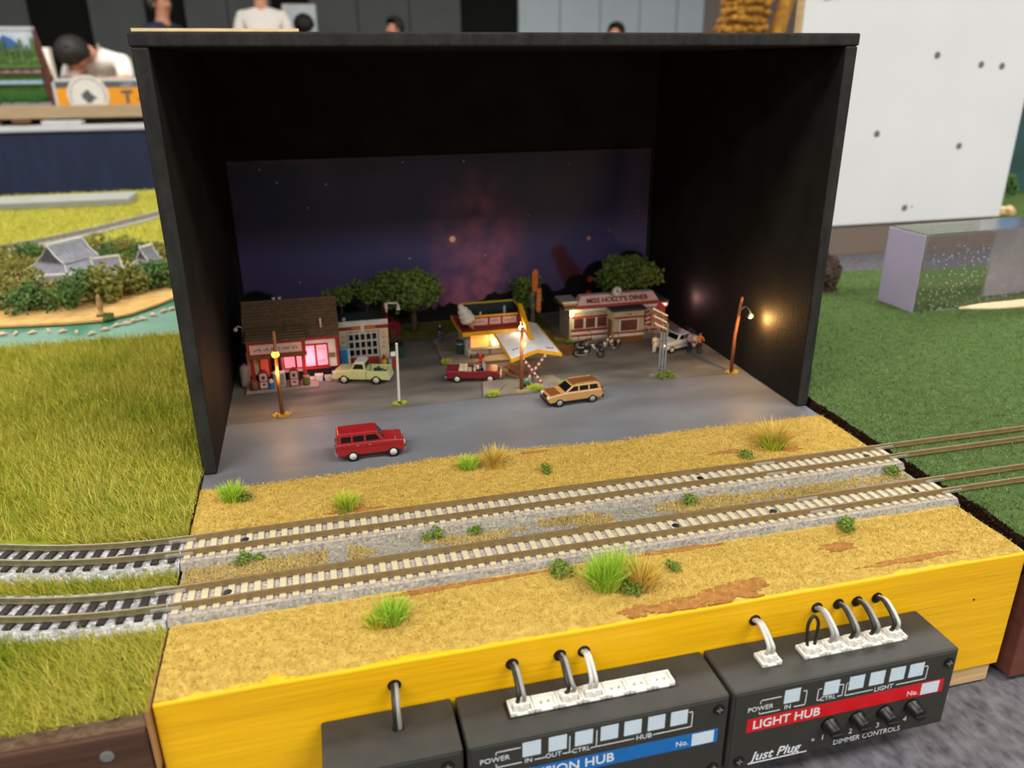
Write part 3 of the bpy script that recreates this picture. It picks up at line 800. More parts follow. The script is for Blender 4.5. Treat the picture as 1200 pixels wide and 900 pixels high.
label_text(h, 'DIMMER CONTROLS', 3.2, 230.5, -47.9, sx=.92)
label_text(h, 'Just Plug', 5.4, 185.2, -46.2, align='LEFT', bold=.014, shear=.25)
label_text(h, '\u00ae', 1.6, 208.6, -44.4); line(h, [(184.5, -48.9), (206.5, -48.9)], .5)
for x, z in ((258.6, -21.9), (180.6, -46.4)): screw_head(h, x, z)
socket_row(h, 191.0, 1, 7.6, plugged=(0,)); socket_row(h, 207.0, 5, 8.2, plugged=(0,1,2,3,4))
lead('light grey twin lead curving into left end of red-striped box', 194.8, -10.6, 195, -8.4, -3, ('wire_light', 'wire_light'), rise=.5)
lead('black wire loop standing in the red-striped box', 211.1, -10.6, 0, 0, 0, ('wire_black', 'wire_black'), loop=14)
for k, (xh, mm, lb) in enumerate(((219.4, ('wire_grey', 'wire_light'), 'grey twin lead right of the black wire loop'), (228.1, ('wire_black', 'wire_grey'), 'black and grey lead in middle of red-striped box sockets'),
        (235.8, ('wire_black', 'wire_grey'), 'black and grey lead second from right on red-striped box'), (244.1, ('wire_black', 'wire_light'), 'black and pale grey lead at right end of red-striped box'))):
    lead(lb, 219.3+8.2*k, -10.6, xh, -8.0, -3, mm, rise=.6)
# --- blue-striped hub
h = hub('control_hub', 'black control box with blue stripe in the middle', 88.5, 174.8)
plate(h, 'stripe', 'stripe_blue', 95, 171.4, -35.4, -29.6)
plate(h, 'number_box', 'label_box', 162.2, 170, -35.0, -30.0, .1)
label_text(h, 'EXPANSION HUB', 5.0, 135.4, -32.5, align='RIGHT', bold=.012, depth=.12)
label_text(h, 'No.', 3.0, 158.8, -33.1, depth=.12)
for x in (108.2, 116.5, 125.0, 133.4, 141.2, 149.2, 157.0): plate(h, 'port_box', 'label_box', x-2.9, x+2.9, -24.7, -19.0)
label_text(h, 'POWER', 2.7, 96.6, -23.4); label_text(h, 'IN', 2.5, 107.2, -26.4); label_text(h, 'OUT', 2.5, 115.2, -26.3); label_text(h, 'CTRL', 2.5, 124.2, -26.5); label_text(h, 'HUB', 2.7, 145.2, -26.6)
line(h, [(97, -21.6), (97, -20.6), (104.5, -20.6)]); line(h, [(97, -25.4), (97, -26.6), (105, -26.6)]); line(h, [(109.2, -26.6), (112.4, -26.6)]); line(h, [(118.2, -26.6), (121, -26.6)]); line(h, [(120.4, -20.2), (120.4, -26.6)])
line(h, [(129.2, -20.2), (129.2, -26.6)]); line(h, [(127.4, -26.6), (141.8, -26.6)]); line(h, [(148.4, -26.6), (161.6, -26.6), (161.6, -20.4), (160.4, -20.4)])
screw_head(h, 170.9, -21.6); screw_head(h, 170.9, -46.4); screw_head(h, 92.6, -46.4)
MB().box(102.8-88.5, 160.6-88.5, -14.4, -6.9, HZ-HB-.3, HZ-HB+.02).build('socket_recess', M['knob'], h)
socket_row(h, 103.8, 7, 7.95, plugged=(0,2,3))
lead('black and grey lead at left end of blue-striped box', 107.8, -10.6, 107.7, -8.3, -3, ('wire_black', 'wire_grey'), rise=.5)
lead('black and grey lead left of the pale lead on blue-striped box', 123.7, -10.6, 123.9, -8.2, -3, ('wire_black', 'wire_grey'), rise=.6, side=2)
lead('pale grey twin lead in the blue-striped box', 131.6, -10.6, 132.2, -8.4, -3, ('wire_light', 'wire_light'), rise=.9)
# --- plain box at left
h = hub('junction_box', 'plain black junction box at left of the blue-striped box', 46.3, 87.2)
screw_head(h, 82.2, -22); screw_head(h, 51, -46)
MB().box(21.3, 24.9, -10.2, -8.2, HZ-HB-.2, HZ-HB+.06).build('cable_slot', M['knob'], h)
t = thing('power_cable', 'black and grey cable from panel hole into plain black box', 'cable', (69.2, -9, HZ))
for q, m in ((-1, 'wire_black'), (1, 'wire_grey')):
    MB().tube(smooth_path([(q*.6, 0, -1), (q*.6, -.4, 2), (q*.5, .4, 6.5), (q*.5+.3, 5, 9.8), (q*.5+.4, 9.0, 9.0), (q*.5+.4, 10.5, 8.6)]), .8, 8).build('wire', M[m], t, True)

# ================================================================== FIGURES (people in the hall and miniature figures share one builder)
M['skin'] = mat('skin', '#c98f72', .6, var=.08, scale=20)
M['hair_black'] = mat('hair_black', '#1d1916', .6, var=.3, scale=60)
M['hair_grey'] = mat('hair_grey', '#6f6a66', .7, col2='#2b2725', scale=30)
M['cloth_white'] = mat('cloth_white', '#e6e0d6', .85, var=.06, scale=8)
M['cloth_navy'] = mat('cloth_navy', '#2b3346', .85, var=.12, scale=8)
M['cloth_dark'] = mat('cloth_dark', '#26262a', .85, var=.15, scale=8)
M['cloth_pink'] = mat('cloth_pink', '#b98a9e', .85, var=.1, scale=8)
M['cloth_orange'] = mat('cloth_orange', '#c4602a', .85, var=.1, scale=8)
M['cloth_blue'] = mat('cloth_blue', '#3b5a86', .85, var=.1, scale=8)
M['cloth_red'] = mat('cloth_red', '#a32a2a', .85, var=.1, scale=8)
M['hair_blond'] = mat('hair_blond', '#caa75e', .7, var=.2, scale=60)
JOINT = {'pelvis': (0,0,.95,.13), 'spine': (0,0,1.13,.125), 'chest': (0,0,1.32,.145), 'neck0': (0,0,1.475,.075), 'neck1': (0,-.01,1.515,.058),
 'head0': (0,-.03,1.56,.08), 'head1': (0,-.02,1.635,.095), 'head2': (0,0,1.70,.072), 'nose': (0,-.13,1.605,.012)}
for s, q in (('l', 1), ('r', -1)):
    JOINT.update({'sh'+s: (.185*q,0,1.415,.062), 'el'+s: (.235*q,.02,1.13,.045), 'wr'+s: (.245*q,-.05,.88,.03), 'pa'+s: (.245*q,-.07,.80,.034),
      'hip'+s: (.095*q,0,.90,.088), 'kn'+s: (.105*q,-.02,.50,.06), 'an'+s: (.11*q,.02,.09,.042), 'toe'+s: (.12*q,-.15,.035,.036)})
BONES = [('pelvis','spine'),('spine','chest'),('chest','neck0'),('neck0','neck1'),('neck1','head0'),('head0','head1'),('head1','head2'),('head1','nose')]
for s in 'lr':
    BONES += [('chest','sh'+s),('sh'+s,'el'+s),('el'+s,'wr'+s),('wr'+s,'pa'+s),('pelvis','hip'+s),('hip'+s,'kn'+s),('kn'+s,'an'+s),('an'+s,'toe'+s)]
SHIRT = {'pelvis','spine','chest','neck0','shl','shr','ell','elr'}; SLEEVE = SHIRT | {'wrl','wrr'}
TROUSER = {'pelvis','hipl','hipr','knl','knr','anl','anr'}; SHOE = {'anl','toel'}, {'anr','toer'}
def skin_obj(name, J, bones, keep, grow, m, parent, root, fingers=False, flat=1.0):
    names = [k for k in J if k in keep]; idx = {k: i for i, k in enumerate(names)}
    vs = [Vector(J[k][:3]) for k in names]; rad = [J[k][3]*grow for k in names]
    es = [(idx[a], idx[b]) for a, b in bones if a in idx and b in idx]
    if fingers:
        for s, q in (('l', 1), ('r', -1)):
            d = (Vector(J['pa'+s][:3]) - Vector(J['wr'+s][:3])).normalized(); side = Vector((0,-1,0)) if abs(d.z) > .6 else Vector((1,0,0))
            side = (side - d*side.dot(d)).normalized(); up = d.cross(side)
            for k, (o, ln) in enumerate(((-.03,.065),(-.01,.08),(.01,.075),(.03,.06),(.045,.05))):
                b0 = Vector(J['pa'+s][:3]); st = 1.0 if k < 4 else .1
                p1 = b0 + side*o + d*.035*st; p2 = p1 + d*ln*.5 + up*.006 + (side*.03 if k == 4 else side*0); p3 = p2 + d*ln*.45 + up*.02
                i = len(vs); vs += [p1, p2, p3]; rad += [.0105, .009, .0075]
                es += [(idx['pa'+s], i), (i, i+1), (i+1, i+2)]
    me = bpy.data.meshes.new(name); me.from_pydata(vs, es, []); me.materials.append(m)
    o = bpy.data.objects.new(name, me); C.objects.link(o)
    if parent: o.parent = parent
    sk = o.modifiers.new('skin', 'SKIN'); sk.use_smooth_shade = True; sk.branch_smoothing = .6
    lay = me.skin_vertices[0].data
    for i in range(len(vs)): lay[i].radius = (rad[i], rad[i]*flat); lay[i].use_root = (i == idx[root])
    sb = o.modifiers.new('subdivision', 'SUBSURF'); sb.levels = 1; sb.render_levels = 2
    return o
def person(name, label, cat, loc, rz, scale, shirt, trousers, hair, pose=None, sleeves=False, fingers=False, bald=False, group=None):
    J = dict(JOINT)
    if pose: J.update(pose)
    t = thing(name, label, cat, loc, rz, group); t.scale = (scale,)*3
    skin_obj('body', J, BONES, set(J), 1.0, M['skin'], t, 'pelvis', fingers)
    skin_obj('shirt', J, BONES, SLEEVE if sleeves else SHIRT, 1.16, M[shirt], t, 'pelvis')
    skin_obj('trousers', J, BONES, TROUSER, 1.2, M[trousers], t, 'pelvis')
    for k in SHOE: skin_obj('shoe', J, BONES, k, 1.25, M['cloth_dark'], t, [q for q in k if q.startswith('an')][0])
    # hair: a cap of the skull, open towards the face
    h0, h1, h2 = (Vector(J[k][:3]) for k in ('head0', 'head1', 'head2')); up = (h2-h0).normalized()
    nose = Vector(J['nose'][:3]) - h1; fw = (nose - up*nose.dot(up)).normalized(); sd = up.cross(fw)
    c = h1 + up*.012 - fw*.006; vs = []; fs = []; n = 14; rows = 6
    for j in range(rows+1):
        for i in range(n):
            a = 2*math.pi*i/n; front = math.cos(a)
            lim = (1.02 if front > .35 else (1.85 if abs(front) <= .35 else 2.25))
            th = lim*j/rows
            d = up*math.cos(th) + (fw*front + sd*math.sin(a))*math.sin(th)
            vs.append((c + d*.108)*1000)
    for j in range(rows):
        for i in range(n): fs.append((j*n+i, j*n+(i+1)%n, (j+1)*n+(i+1)%n, (j+1)*n+i))
    mb = MB(); mb.add(vs, fs); o = mb.build('hair', M[hair], t, True)
    so = o.modifiers.new('thickness', 'SOLIDIFY'); so.thickness = .012
    for q in (-1, 1):
        p = (h1 + fw*.088 + sd*q*.033 - up*.012)*1000
        MB().sphere(p, 9, 8, 5).build('eye', M['hair_black'], t, True)
        p = (h1 - fw*.0 + sd*q*.094 - up*.02)*1000
        MB().sphere(p, 22, 8, 5, (.5, .8, 1.3)).build('ear', M['skin'], t, True)
    p = (h0 + fw*.07 + up*.0)*1000
    MB().sphere(p, 16, 8, 5, (1.2, .5, .35)).build('mouth', M['cloth_red'], t, True)
    return t
MINI = 1/158
SIT = {'knl': (.11,-.42,.93,.06), 'knr': (-.11,-.42,.93,.06), 'anl': (.11,-.45,.52,.042), 'anr': (-.11,-.45,.52,.042), 'toel': (.12,-.6,.47,.036), 'toer': (-.12,-.6,.47,.036),
       'ell': (.25,-.12,1.16,.045), 'elr': (-.25,-.12,1.16,.045), 'wrl': (.16,-.36,1.2,.03), 'wrr': (-.16,-.36,1.2,.03), 'pal': (.14,-.43,1.22,.034), 'par': (-.14,-.43,1.22,.034)}

# ================================================================== MATERIALS OF THE MINIATURE TOWN
for k, a in {'m_white': ('#c9c5bc', .5), 'm_cream': ('#cdbf9f', .6), 'm_red': ('#8e2a26', .5), 'm_brown_roof': ('#6d5842', .9), 'm_darkwall': ('#2b2420', .8), 'm_blue': ('#2a6fa8', .4),
   'm_lightblue': ('#93b8cc', .5), 'm_orange': ('#b8622e', .55), 'm_black': ('#141313', .5), 'm_glass': ('#11161a', .12), 'm_grey': ('#8f8f8c', .55), 'm_steel': ('#a9aeb2', .3), 'm_yellow': ('#e0a516', .45),
   'm_yellowrim': ('#b9a62a', .5), 'm_wood': ('#8a5433', .7), 'm_olive': ('#6a6430', .7), 'm_tan': ('#b58a5a', .7), 'm_pink': ('#cdaaa4', .5), 'm_dinerbeige': ('#a89d88', .6), 'm_darkgreen': ('#22402e', .6),
   'm_rooftar': ('#2d3236', .8), 'm_rubber': ('#1b1a1a', .7), 'm_darkred': ('#7a1c20', .5), 'm_barrel': ('#6b4a2c', .7), 'm_canopy': ('#e2e3e6', .5), 'm_green': ('#2f6b42', .5)}.items():
    M[k] = mat(k, a[0], a[1], var=.12, scale=300)
M['m_steel'] = mat('m_chrome', '#b4b8ba', .25, metal=.85, var=.08)
M['shingle'] = mat('shingle', '#75614a', .95, col2='#5c4a38', scale=420, bump=.9, bscale=700, spec=.08)
M['glow_pink'] = mat('glow_pink', '#ff9aa8', .5, emit=.75, ecol='#ff7f94', var=.1)
M['glow_red'] = mat('glow_red', '#c05a44', .5, emit=.2, ecol='#ff5a34', var=.1)
M['glow_warm'] = mat('glow_warm', '#ffc070', .5, emit=.8, ecol='#ff9c48', var=.1)
M['glow_bulb'] = mat('glow_bulb', '#fff0c8', .5, emit=9, ecol='#ffd890', var=.02)
M['glow_bulb_orange'] = mat('glow_bulb_orange', '#ffd060', .5, emit=6, ecol='#ffb52a', var=.02)
M['lit_window'] = mat('lit_window', '#3f2a28', .3, emit=.03, ecol='#ff7060', var=.4, scale=900)
def bulb(loc, power, col, r=1.0, parent=None, name='bulb_light'):
    l = bpy.data.lights.new(name, 'POINT'); l.energy = power; l.color = col; l.shadow_soft_size = r*S
    o = bpy.data.objects.new(name, l); C.objects.link(o); o.location = [c*S for c in loc]
    if parent: o.parent = parent
    return o

def scribble(parent, m, x, y, z, w, h, words=(3,2,3), seed=1, rot=None, name='faded_lettering'):
    """lettering too small to read: short upright strokes in word groups, facing -Y"""
    g = random.Random(seed); tot = sum(words) + (len(words)-1)*.8; u = w/tot; cx = -w/2; mb = MB()
    for n in words:
        for k in range(n):
            hh = h*g.uniform(.6, 1.0); mb.box(cx+u*.12, cx+u*.4, -.08, .06, -h/2, -h/2+hh)
            zz = -h/2 + hh*g.choice((.0, .45, .8)); mb.box(cx+u*.12, cx+u*.85, -.08, .06, zz, zz+h*.18)
            cx += u
        cx += u*.8
    return mb.build(name, M[m], parent, loc=(x, y, z), rot=rot)

# ================================================================== FILLING STATION WITH BROWN ROOF
st = thing('filling_station', 'miniature roadside store with brown shingle roof, porch sign and pink-lit windows', 'model building', (15, 254, .35))
mb = MB(); mb.box(0, 51, 0, 46, 0, 27); mb.prism_yz([(0, 26.8), (46, 26.8), (22, 42)], .5, 50.5); mb.build('walls', M['m_darkwall'], st)
# roof: two shingled slopes, courses of shingles in relief
def slope(y0, z0, y1, z1, x0, x1, th, name, n):
    dy, dz = (y1-y0)/n, (z1-z0)/n
    for k in range(n):
        ya, za, yb, zb = y0+dy*k, z0+dz*k, y0+dy*(k+1.12), z0+dz*(k+1.12)
        mb = MB(); mb.hexa([(x0,ya,za),(x1,ya,za),(x1,yb,zb-.15),(x0,yb,zb-.15),(x0,ya,za+th),(x1,ya,za+th),(x1,yb,zb+th*.45),(x0,yb,zb+th*.45)])
        mb.build(name, M['shingle'], st)
slope(-3.5, 26.3, 21.5, 43.0, -1, 53, .95, 'shingle_course', 12)
slope(47.5, 26.3, 21.5, 43.0, -1, 53, .95, 'shingle_course', 12)
boxpart('ridge_cap', M['shingle'], st, -1, 53, 20.6, 22.4, 42.9, 44.0)
boxpart('eave_board', M['m_red'], st, 31, 52.5, -3.9, -3.4, 25.4, 26.6)
# front wall right of the porch
boxpart('wall_board', M['m_white'], st, 31, 50.5, -.9, 0, 7.5, 25.5)
for k in range(7): boxpart('clapboard', M['m_white'], st, 31.2, 50.3, -1.15, -.8, 8 + k*2.45, 9.9 + k*2.45)
boxpart('corner_post', M['m_red'], st, 50.3, 51.8, -1.6, .4, 0, 25.5)
for x0, x1, g in ((32.4, 38.0, 'glow_pink'), (39.4, 45.0, 'glow_pink')):
    w = boxpart('window', M['m_red'], st, x0-.8, x1+.8, -1.7, -1.0, 8.2, 22.2); boxpart('pane', M[g], w, x0, x1, -1.9, -1.6, 9.2, 21.4)
scribble(st, 'm_blue', 42.2, -1.98, 11.9, 4, 1.7, (4,), 2); scribble(st, 'm_red', 42.2, -1.98, 19.2, 4, 1.0, (5,), 3)
boxpart('notice', M['m_olive'], st, 46.2, 49.6, -1.5, -1.1, 13.2, 16.0)
boxpart('window_sill', M['m_red'], st, 31, 46.5, -2.4, -1.0, 7.2, 8.0)
boxpart('plinth', M['m_black'], st, .5, 51, -.6, 0, 0, 7)
# porch
boxpart('porch_slab', M['concrete'], st, -1.5, 39, -15, 0, -.2, 1.3, bevel=.3)
for k in range(5):
    ya, yb = -12.6+k*3.0, -12.6+(k+1.1)*3.0
    za, zb = 29.2 + k*.75, 29.2 + (k+1.1)*.75
    mb = MB(); mb.hexa([(1.2,ya,za),(34,ya,za),(34,yb,zb-.1),(1.2,yb,zb-.1),(1.2,ya,za+.9),(34,ya,za+.9),(34,yb,zb+.4),(1.2,yb,zb+.4)]); mb.build('porch_shingle', M['shingle'], st)
boxpart('porch_ceiling', M['m_barrel'], st, 1.8, 33.4, -12, 2, 20.6, 29.2)
boxpart('fascia_trim', M['m_barrel'], st, 1.2, 34, -12.6, -12, 19.6, 22.0)
fb = boxpart('sign_frame', M['m_red'], st, 1.8, 33.0, -13.0, -12.2, 21.6, 29.0)
boxpart('sign_board', M['m_pink'], fb, 3.4, 31.4, -13.3, -12.9, 22.6, 28.0)
scribble(fb, 'cloth_navy', 17.4, -13.36, 25.3, 24, 1.9, (4,3,3,1,4,3), 1)
for x in (3.4, 31.8):
    boxpart('porch_post', M['m_red'], st, x-1.1, x+1.1, -10.3, -8.4, 1.2, 20.6, bevel=.2)
boxpart('beam', M['m_red'], st, 1.5, 33, -10.4, -8.6, 18.6, 20.4)
for x0, x1, z0, z1, g in ((7.2, 11.6, 5, 18, 'glow_red'), (20.6, 26.4, 9, 17.2, 'glow_pink'), (27.6, 30.2, 9, 17.2, 'glow_pink'), (13, 18.4, 8, 17, 'm_glass')):
    w = boxpart('window', M['m_red'], st, x0-.8, x1+.8, -1.5, -.5, z0-.8, z1+.8); boxpart('pane', M[g], w, x0, x1, -1.7, -1.4, z0, z1)
boxpart('porch_wall', M['m_cream'], st, 0, 31, -.8, -.2, 6, 20)
for x, y, z, h in ((17.5, 21.5, 43.6, 1.8), (20.8, 21.5, 43.6, 1.8)):
    mb = MB(); mb.lathe([(.7,0),(.7,h*.6),(1.1,h*.62),(1.1,h)], 8, (x, y, z)); mb.build('roof_vent', M['m_white'], st)
mb = MB(); mb.cone((43, 2, 31), (43, 2, 36.5), .6, .6, 8); mb.build('vent_pipe', M['m_white'], st)
mb = MB(); mb.tube([(-1, 6, 33), (-3, 5, 34.5), (-4, 4, 33.4)], .35, 6); mb.sphere((-4.2, 4, 32.8), 1.3, 8, 5); mb.build('wall_lamp', M['m_white'], st, True)
for x, z0 in ((31.5, 2.6), (36.0, 3.4), (41.6, 3.0), (46.8, 4.2)): pass
bulb((50, 244, 14), 0.0090, (1, .45, .5), 3, name='window_spill')
bulb((33, 247, 17), 0.0022, (1, .42, .45), 2, name='window_spill')
# things standing in front of it
def pump(label, x):
    t = thing('fuel_pump', label, 'fuel pump', (x, 243.5, 1.65))
    mb = MB(); mb.prism_xz([(-2.6,0),(2.6,0),(2.6,8.4),(1.9,10.0),(.8,10.8),(-.8,10.8),(-1.9,10.0),(-2.6,8.4)], -1.6, 1.6); mb.build('cabinet', M['m_darkred'], t, bevel=.25)
    mb = MB(); mb.prism_xz([(-2.0,.6),(2.0,.6),(2.0,8.2),(1.4,9.4),(-1.4,9.4),(-2.0,8.2)], -1.85, -1.5); mb.build('front_panel', M['m_pink'], t)
    mb = MB(); mb.lathe([(1.35,0),(1.35,.3)], 14, (0,-1.85,7.0), (0,-1,0)); mb.build('dial', M['m_grey'], t)
    boxpart('meter_window', M['m_black'], t, -.6, .6, -2.2, -2.05, 6.1, 7.9)
    boxpart('badge', M['m_black'], t, -.8, .8, -2.05, -1.8, 2.4, 3.3); boxpart('divider', M['m_darkred'], t, -2, 2, -2.0, -1.8, 4.4, 4.9)
    MB().tube(smooth_path([(2.6,0,7),(3.6,-.6,5.5),(3.5,-.6,2.5),(2.7,-.3,4.2)]), .28, 6).build('hose', M['m_rubber'], t, True)
    boxpart('foot', M['m_black'], t, -2.8, 2.8, -1.8, 1.8, -.3, .5)
pump('vintage pink and dark red fuel pump at left of the porch', 23.6)
pump('vintage pink and dark red fuel pump at right of the porch', 40.4)
t = thing('ice_chest', 'white upright ice chest between the two fuel pumps', 'chest', (32.2, 245, 1.65))
boxpart('body', M['m_white'], t, -3.2, 3.2, -2, 2, 0, 8.5, bevel=.3); boxpart('door', M['m_grey'], t, -2.7, -.2, -2.25, -1.9, .8, 7.8); boxpart('door', M['m_grey'], t, .2, 2.7, -2.25, -1.9, .8, 7.8)
t = thing('oil_can', 'blue can with white top beside left fuel pump', 'can', (27.6, 242.2, 1.65))
MB().lathe([(1.5,0),(1.5,3.6)], 12).build('can_body', M['m_blue'], t); MB().lathe([(1.3,3.6),(1.2,5.0),(.5,5.6)], 12).build('top', M['m_white'], t)
def barrel(label, x, y, m, h=5.6, r=2.1):
    o = MB().lathe([(r*.86,0),(r*.98,h*.2),(r*1.03,h*.24),(r*.98,h*.28),(r,h*.5),(r*.98,h*.72),(r*1.03,h*.76),(r*.98,h*.8),(r*.86,h),(r*.8,h*.97)], 14, (0,0,0)).build('barrel', M[m], None, True, loc=(x, y, 1.65))
    tag(o, label, 'barrel')
barrel('brown barrel at foot of left porch post', 18.3, 242.2, 'm_barrel')
barrel('olive barrel at foot of right porch post', 47.0, 243.4, 'm_olive')
t = thing('gas_tank', 'round white tank standing left of the porch', 'tank', (13.2, 251, .35))
mb = MB(); mb.lathe([(1.2,0),(2.6,1),(2.8,2.5),(2.8,11),(2.5,12.5),(1.0,13.8)], 12); mb.build('shell', M['m_grey'], t, True); MB().lathe([(.6,13.6),(.6,14.8)], 8).build('valve', M['m_red'], t)
for k, (x, lb, h_) in enumerate(((49.4, 'small white planter box under store window, nearest the porch', 2.6), (54.2, 'white stacked planter in middle under store window', 4.2), (59.6, 'wide white planter box right under store window', 2.8), (64.2, 'tall white planter by store corner next to the pickup', 5.0))):
    t = thing('planter_box', lb, 'planter', (x, 250.2, .35))
    mb = MB(); mb.hexa([(-1.8,-1.2,0),(1.8,-1.2,0),(1.8,1.2,0),(-1.8,1.2,0),(-2.2,-1.5,h_),(2.2,-1.5,h_),(2.2,1.5,h_),(-2.2,1.5,h_)]); mb.build('box', M['m_white'], t)
    mb = MB(); mb.box(-2.4, 2.4, -1.7, 1.7, h_-.6, h_+.1); mb.build('rim', M['m_white'], t)
t = thing('drinks_machine', 'blue drinks machine between the store and the garage', 'vending machine', (70.2, 262.5, .35))
boxpart('cabinet', M['m_lightblue'], t, -2.9, 3.3, -2.4, 2.4, 0, 15, bevel=.3); boxpart('door', M['m_blue'], t, -2.7, 1.8, -2.8, -2.3, .6, 14.6, bevel=.2); boxpart('coin_panel', M['m_white'], t, 1.9, 3.1, -2.7, -2.3, 6, 11)

# ================================================================== GARAGE
gr = thing('repair_garage', 'white repair garage with red band and glazed roller door', 'model building', (68, 269.5, .35))
boxpart('walls', M['m_cream'], gr, 0, 29, 1, 34, 0, 23.5); boxpart('facade', M['m_cream'], gr, 0, 29.6, 0, 1.2, 0, 28.6, bevel=.15)
boxpart('flat_roof', M['m_rooftar'], gr, -.2, 29.6, 1.2, 34, 23.4, 24.4)
boxpart('parapet', M['m_darkred'], gr, 28.8, 29.8, 1.2, 34, 23.6, 26.4)
boxpart('top_band', M['m_white'], gr, -.3, 29.9, -.4, 1.4, 25.6, 28.8, bevel=.15); boxpart('red_band', M['m_red'], gr, -.1, 29.7, -.3, 1.3, 23.3, 25.6)
boxpart('orange_band', M['m_orange'], gr, 8, 22, -.4, 0, 23.5, 25.2)
boxpart('band_plaque', M['m_white'], gr, 13.2, 15.4, -.7, -.3, 22.0, 27.2)
d = boxpart('roller_door', M['m_grey'], gr, 4.6, 24.0, -.5, .3, .4, 22.4)
boxpart('red_panel', M['m_red'], d, 5.6, 23.0, -.8, -.4, .8, 5.6)
for r_ in range(3):
    for c_ in range(5): boxpart('pane', M['m_glass'], d, 6.0+c_*3.5, 8.2+c_*3.5, -.75, -.4, 7.4+r_*4.9, 10.6+r_*4.9)
for r_ in range(4):
    for c_ in range(6): boxpart('door_rail', M['m_white'], d, 5.0+c_*3.5, 5.5+c_*3.5, -.65, -.4, 6.2+r_*.0, 22.0) if r_ == 0 else None
    boxpart('door_rail', M['m_white'], d, 5.0, 23.2, -.62, -.4, 6.0+r_*4.95, 6.5+r_*4.95)
for k in range(3): scribble(gr, 'm_orange', 2.4, -.1, 19.6-k*3.6, 2.2, 1.8, (2,), 11+k)
for k in range(4): scribble(gr, 'm_orange', 26.8, -.1, 20.4-k*3.0, 1.8, 1.6, (2,), 21+k)
for x, y, h_ in ((4, 12, 3.4), (19, 5, 1.6)):
    MB().lathe([(.9,0),(.9,h_*.6),(1.3,h_*.65),(1.2,h_)], 8, (x, y, 24.3)).build('roof_vent', M['m_white'], gr)
boxpart('side_signpost', M['m_orange'], gr, -2.2, -.2, -2, .5, 0, 21)
t = thing('yard_lamp', 'white gooseneck yard lamp behind right corner of the garage', 'lamp', (98.4, 281, .35))
MB().cone((0,0,0),(0,0,30),.45,.4,8).build('pole', M['m_darkred'], t)
MB().lathe([(.3,29),(1.0,32),(1.0,35.5)], 8).build('neck', M['m_white'], t); MB().tube([(0,0,35.3),(6.6,0,35.0),(7.4,0,33.5)], .6, 6).build('arm', M['m_white'], t)
MB().lathe([(1.4,30.6),(.9,33.2),(.4,33.8)], 10, (7.4,0,0)).build('shade', M['m_white'], t)
t = thing('oil_drum', 'yellow drum with red cone lid by garage right corner', 'drum', (93.6, 264.6, .35))
MB().lathe([(1.7,0),(1.75,2.5),(1.7,5)], 12).build('drum', M['m_yellow'], t); MB().lathe([(1.5,5),(.3,8.2)], 10).build('lid', M['m_red'], t)
t = thing('waste_bin', 'pale blue bin standing outside the garage corner', 'bin', (97.6, 266, .35))
MB().lathe([(1.3,0),(1.7,4.2)], 10).build('bin', M['m_lightblue'], t); MB().lathe([(1.8,4.2),(1.7,4.8),(.4,5.2)], 10).build('lid', M['m_grey'], t)
t = thing('dumpster', 'dark green dumpster with black lid beyond the garage', 'dumpster', (103, 279, .35))
mb = MB(); mb.hexa([(-3.6,-2.4,0),(3.6,-2.4,0),(3.6,2.4,0),(-3.6,2.4,0),(-4.2,-3,8),(4.2,-3,8),(4.2,3,8),(-4.2,3,8)]); mb.build('body', M['m_darkgreen'], t); boxpart('lid', M['m_black'], t, -4.3, 4.3, -3.2, 3.2, 8, 9.2, bevel=.2)
t = thing('barn_shed', 'small red shed behind the garage near the big tree', 'shed', (105, 322, .35))
boxpart('walls', M['m_darkred'], t, -5, 5, -4, 4, 0, 9); mb = MB(); mb.prism_xz([(-5.6,9),(5.6,9),(0,13)], -4.6, 4.6); mb.build('roof', M['m_darkred'], t); boxpart('door', M['m_barrel'], t, -1.6, 1.6, -4.3, -4, 0, 6)

# ================================================================== ICE-CREAM STAND
ic = thing('ice_cream_stand', 'drive-in ice cream stand with red roof, yellow trim and giant cone', 'model building', (145, 266, 1.7))
boxpart('walls', M['m_white'], ic, 0, 36, 0, 24, 0, 16.2)
boxpart('corner_post', M['m_grey'], ic, .4, 2.4, -.8, .4, 0, 16); boxpart('corner_post', M['m_grey'], ic, 14.6, 16.2, -.8, .4, 0, 16)
for x0, x1 in ((3.2, 14.4), (16.6, 22.6), (24, 33)):
    w = boxpart('window', M['m_cream'], ic, x0-.5, x1+.5, -.6, .2, 5.0, 15.2); boxpart('pane', M['glow_warm'], w, x0, x1, -.85, -.5, 5.6, 14.8)
boxpart('menu_board', M['glow_bulb'], ic, 17.4, 20.4, -1.2, -.8, 6.2, 10.2)
boxpart('counter', M['m_grey'], ic, 2.6, 33, -2.4, 0, 4.0, 4.8)
rf = MB().box(-3.6, 36, -8.5, 30, 16.2, 18.4).build('roof_slab', M['m_red'], ic)
rim = MB(); rim.box(-4.0, 36, -8.9, -8.4, 15.9, 18.5); rim.box(-4.0, -3.5, -8.9, 30, 15.9, 18.5); rim.build('roof_edge', M['m_yellow'], rf)
boxpart('sign_box', M['m_red'], ic, 2.6, 34, 1.4, 3.0, 18.4, 24.8)
for x0, x1 in ((3.6, 14.6), (16, 23), (24.4, 33)): boxpart('sign_panel', M['m_pink'], ic, x0, x1, 1.1, 1.5, 19.4, 23.6)
scribble(ic, 'm_red', 9.0, 1.05, 21.6, 9, 1.3, (3,5), 4); scribble(ic, 'm_red', 19.5, 1.05, 21.6, 5.4, 1.3, (5,), 5); scribble(ic, 'm_red', 28.6, 1.05, 21.6, 6.6, 1.3, (5,), 6)
boxpart('tray_floor', M['m_rooftar'], ic, 3, 38, 3, 32, 18.4, 19.2)
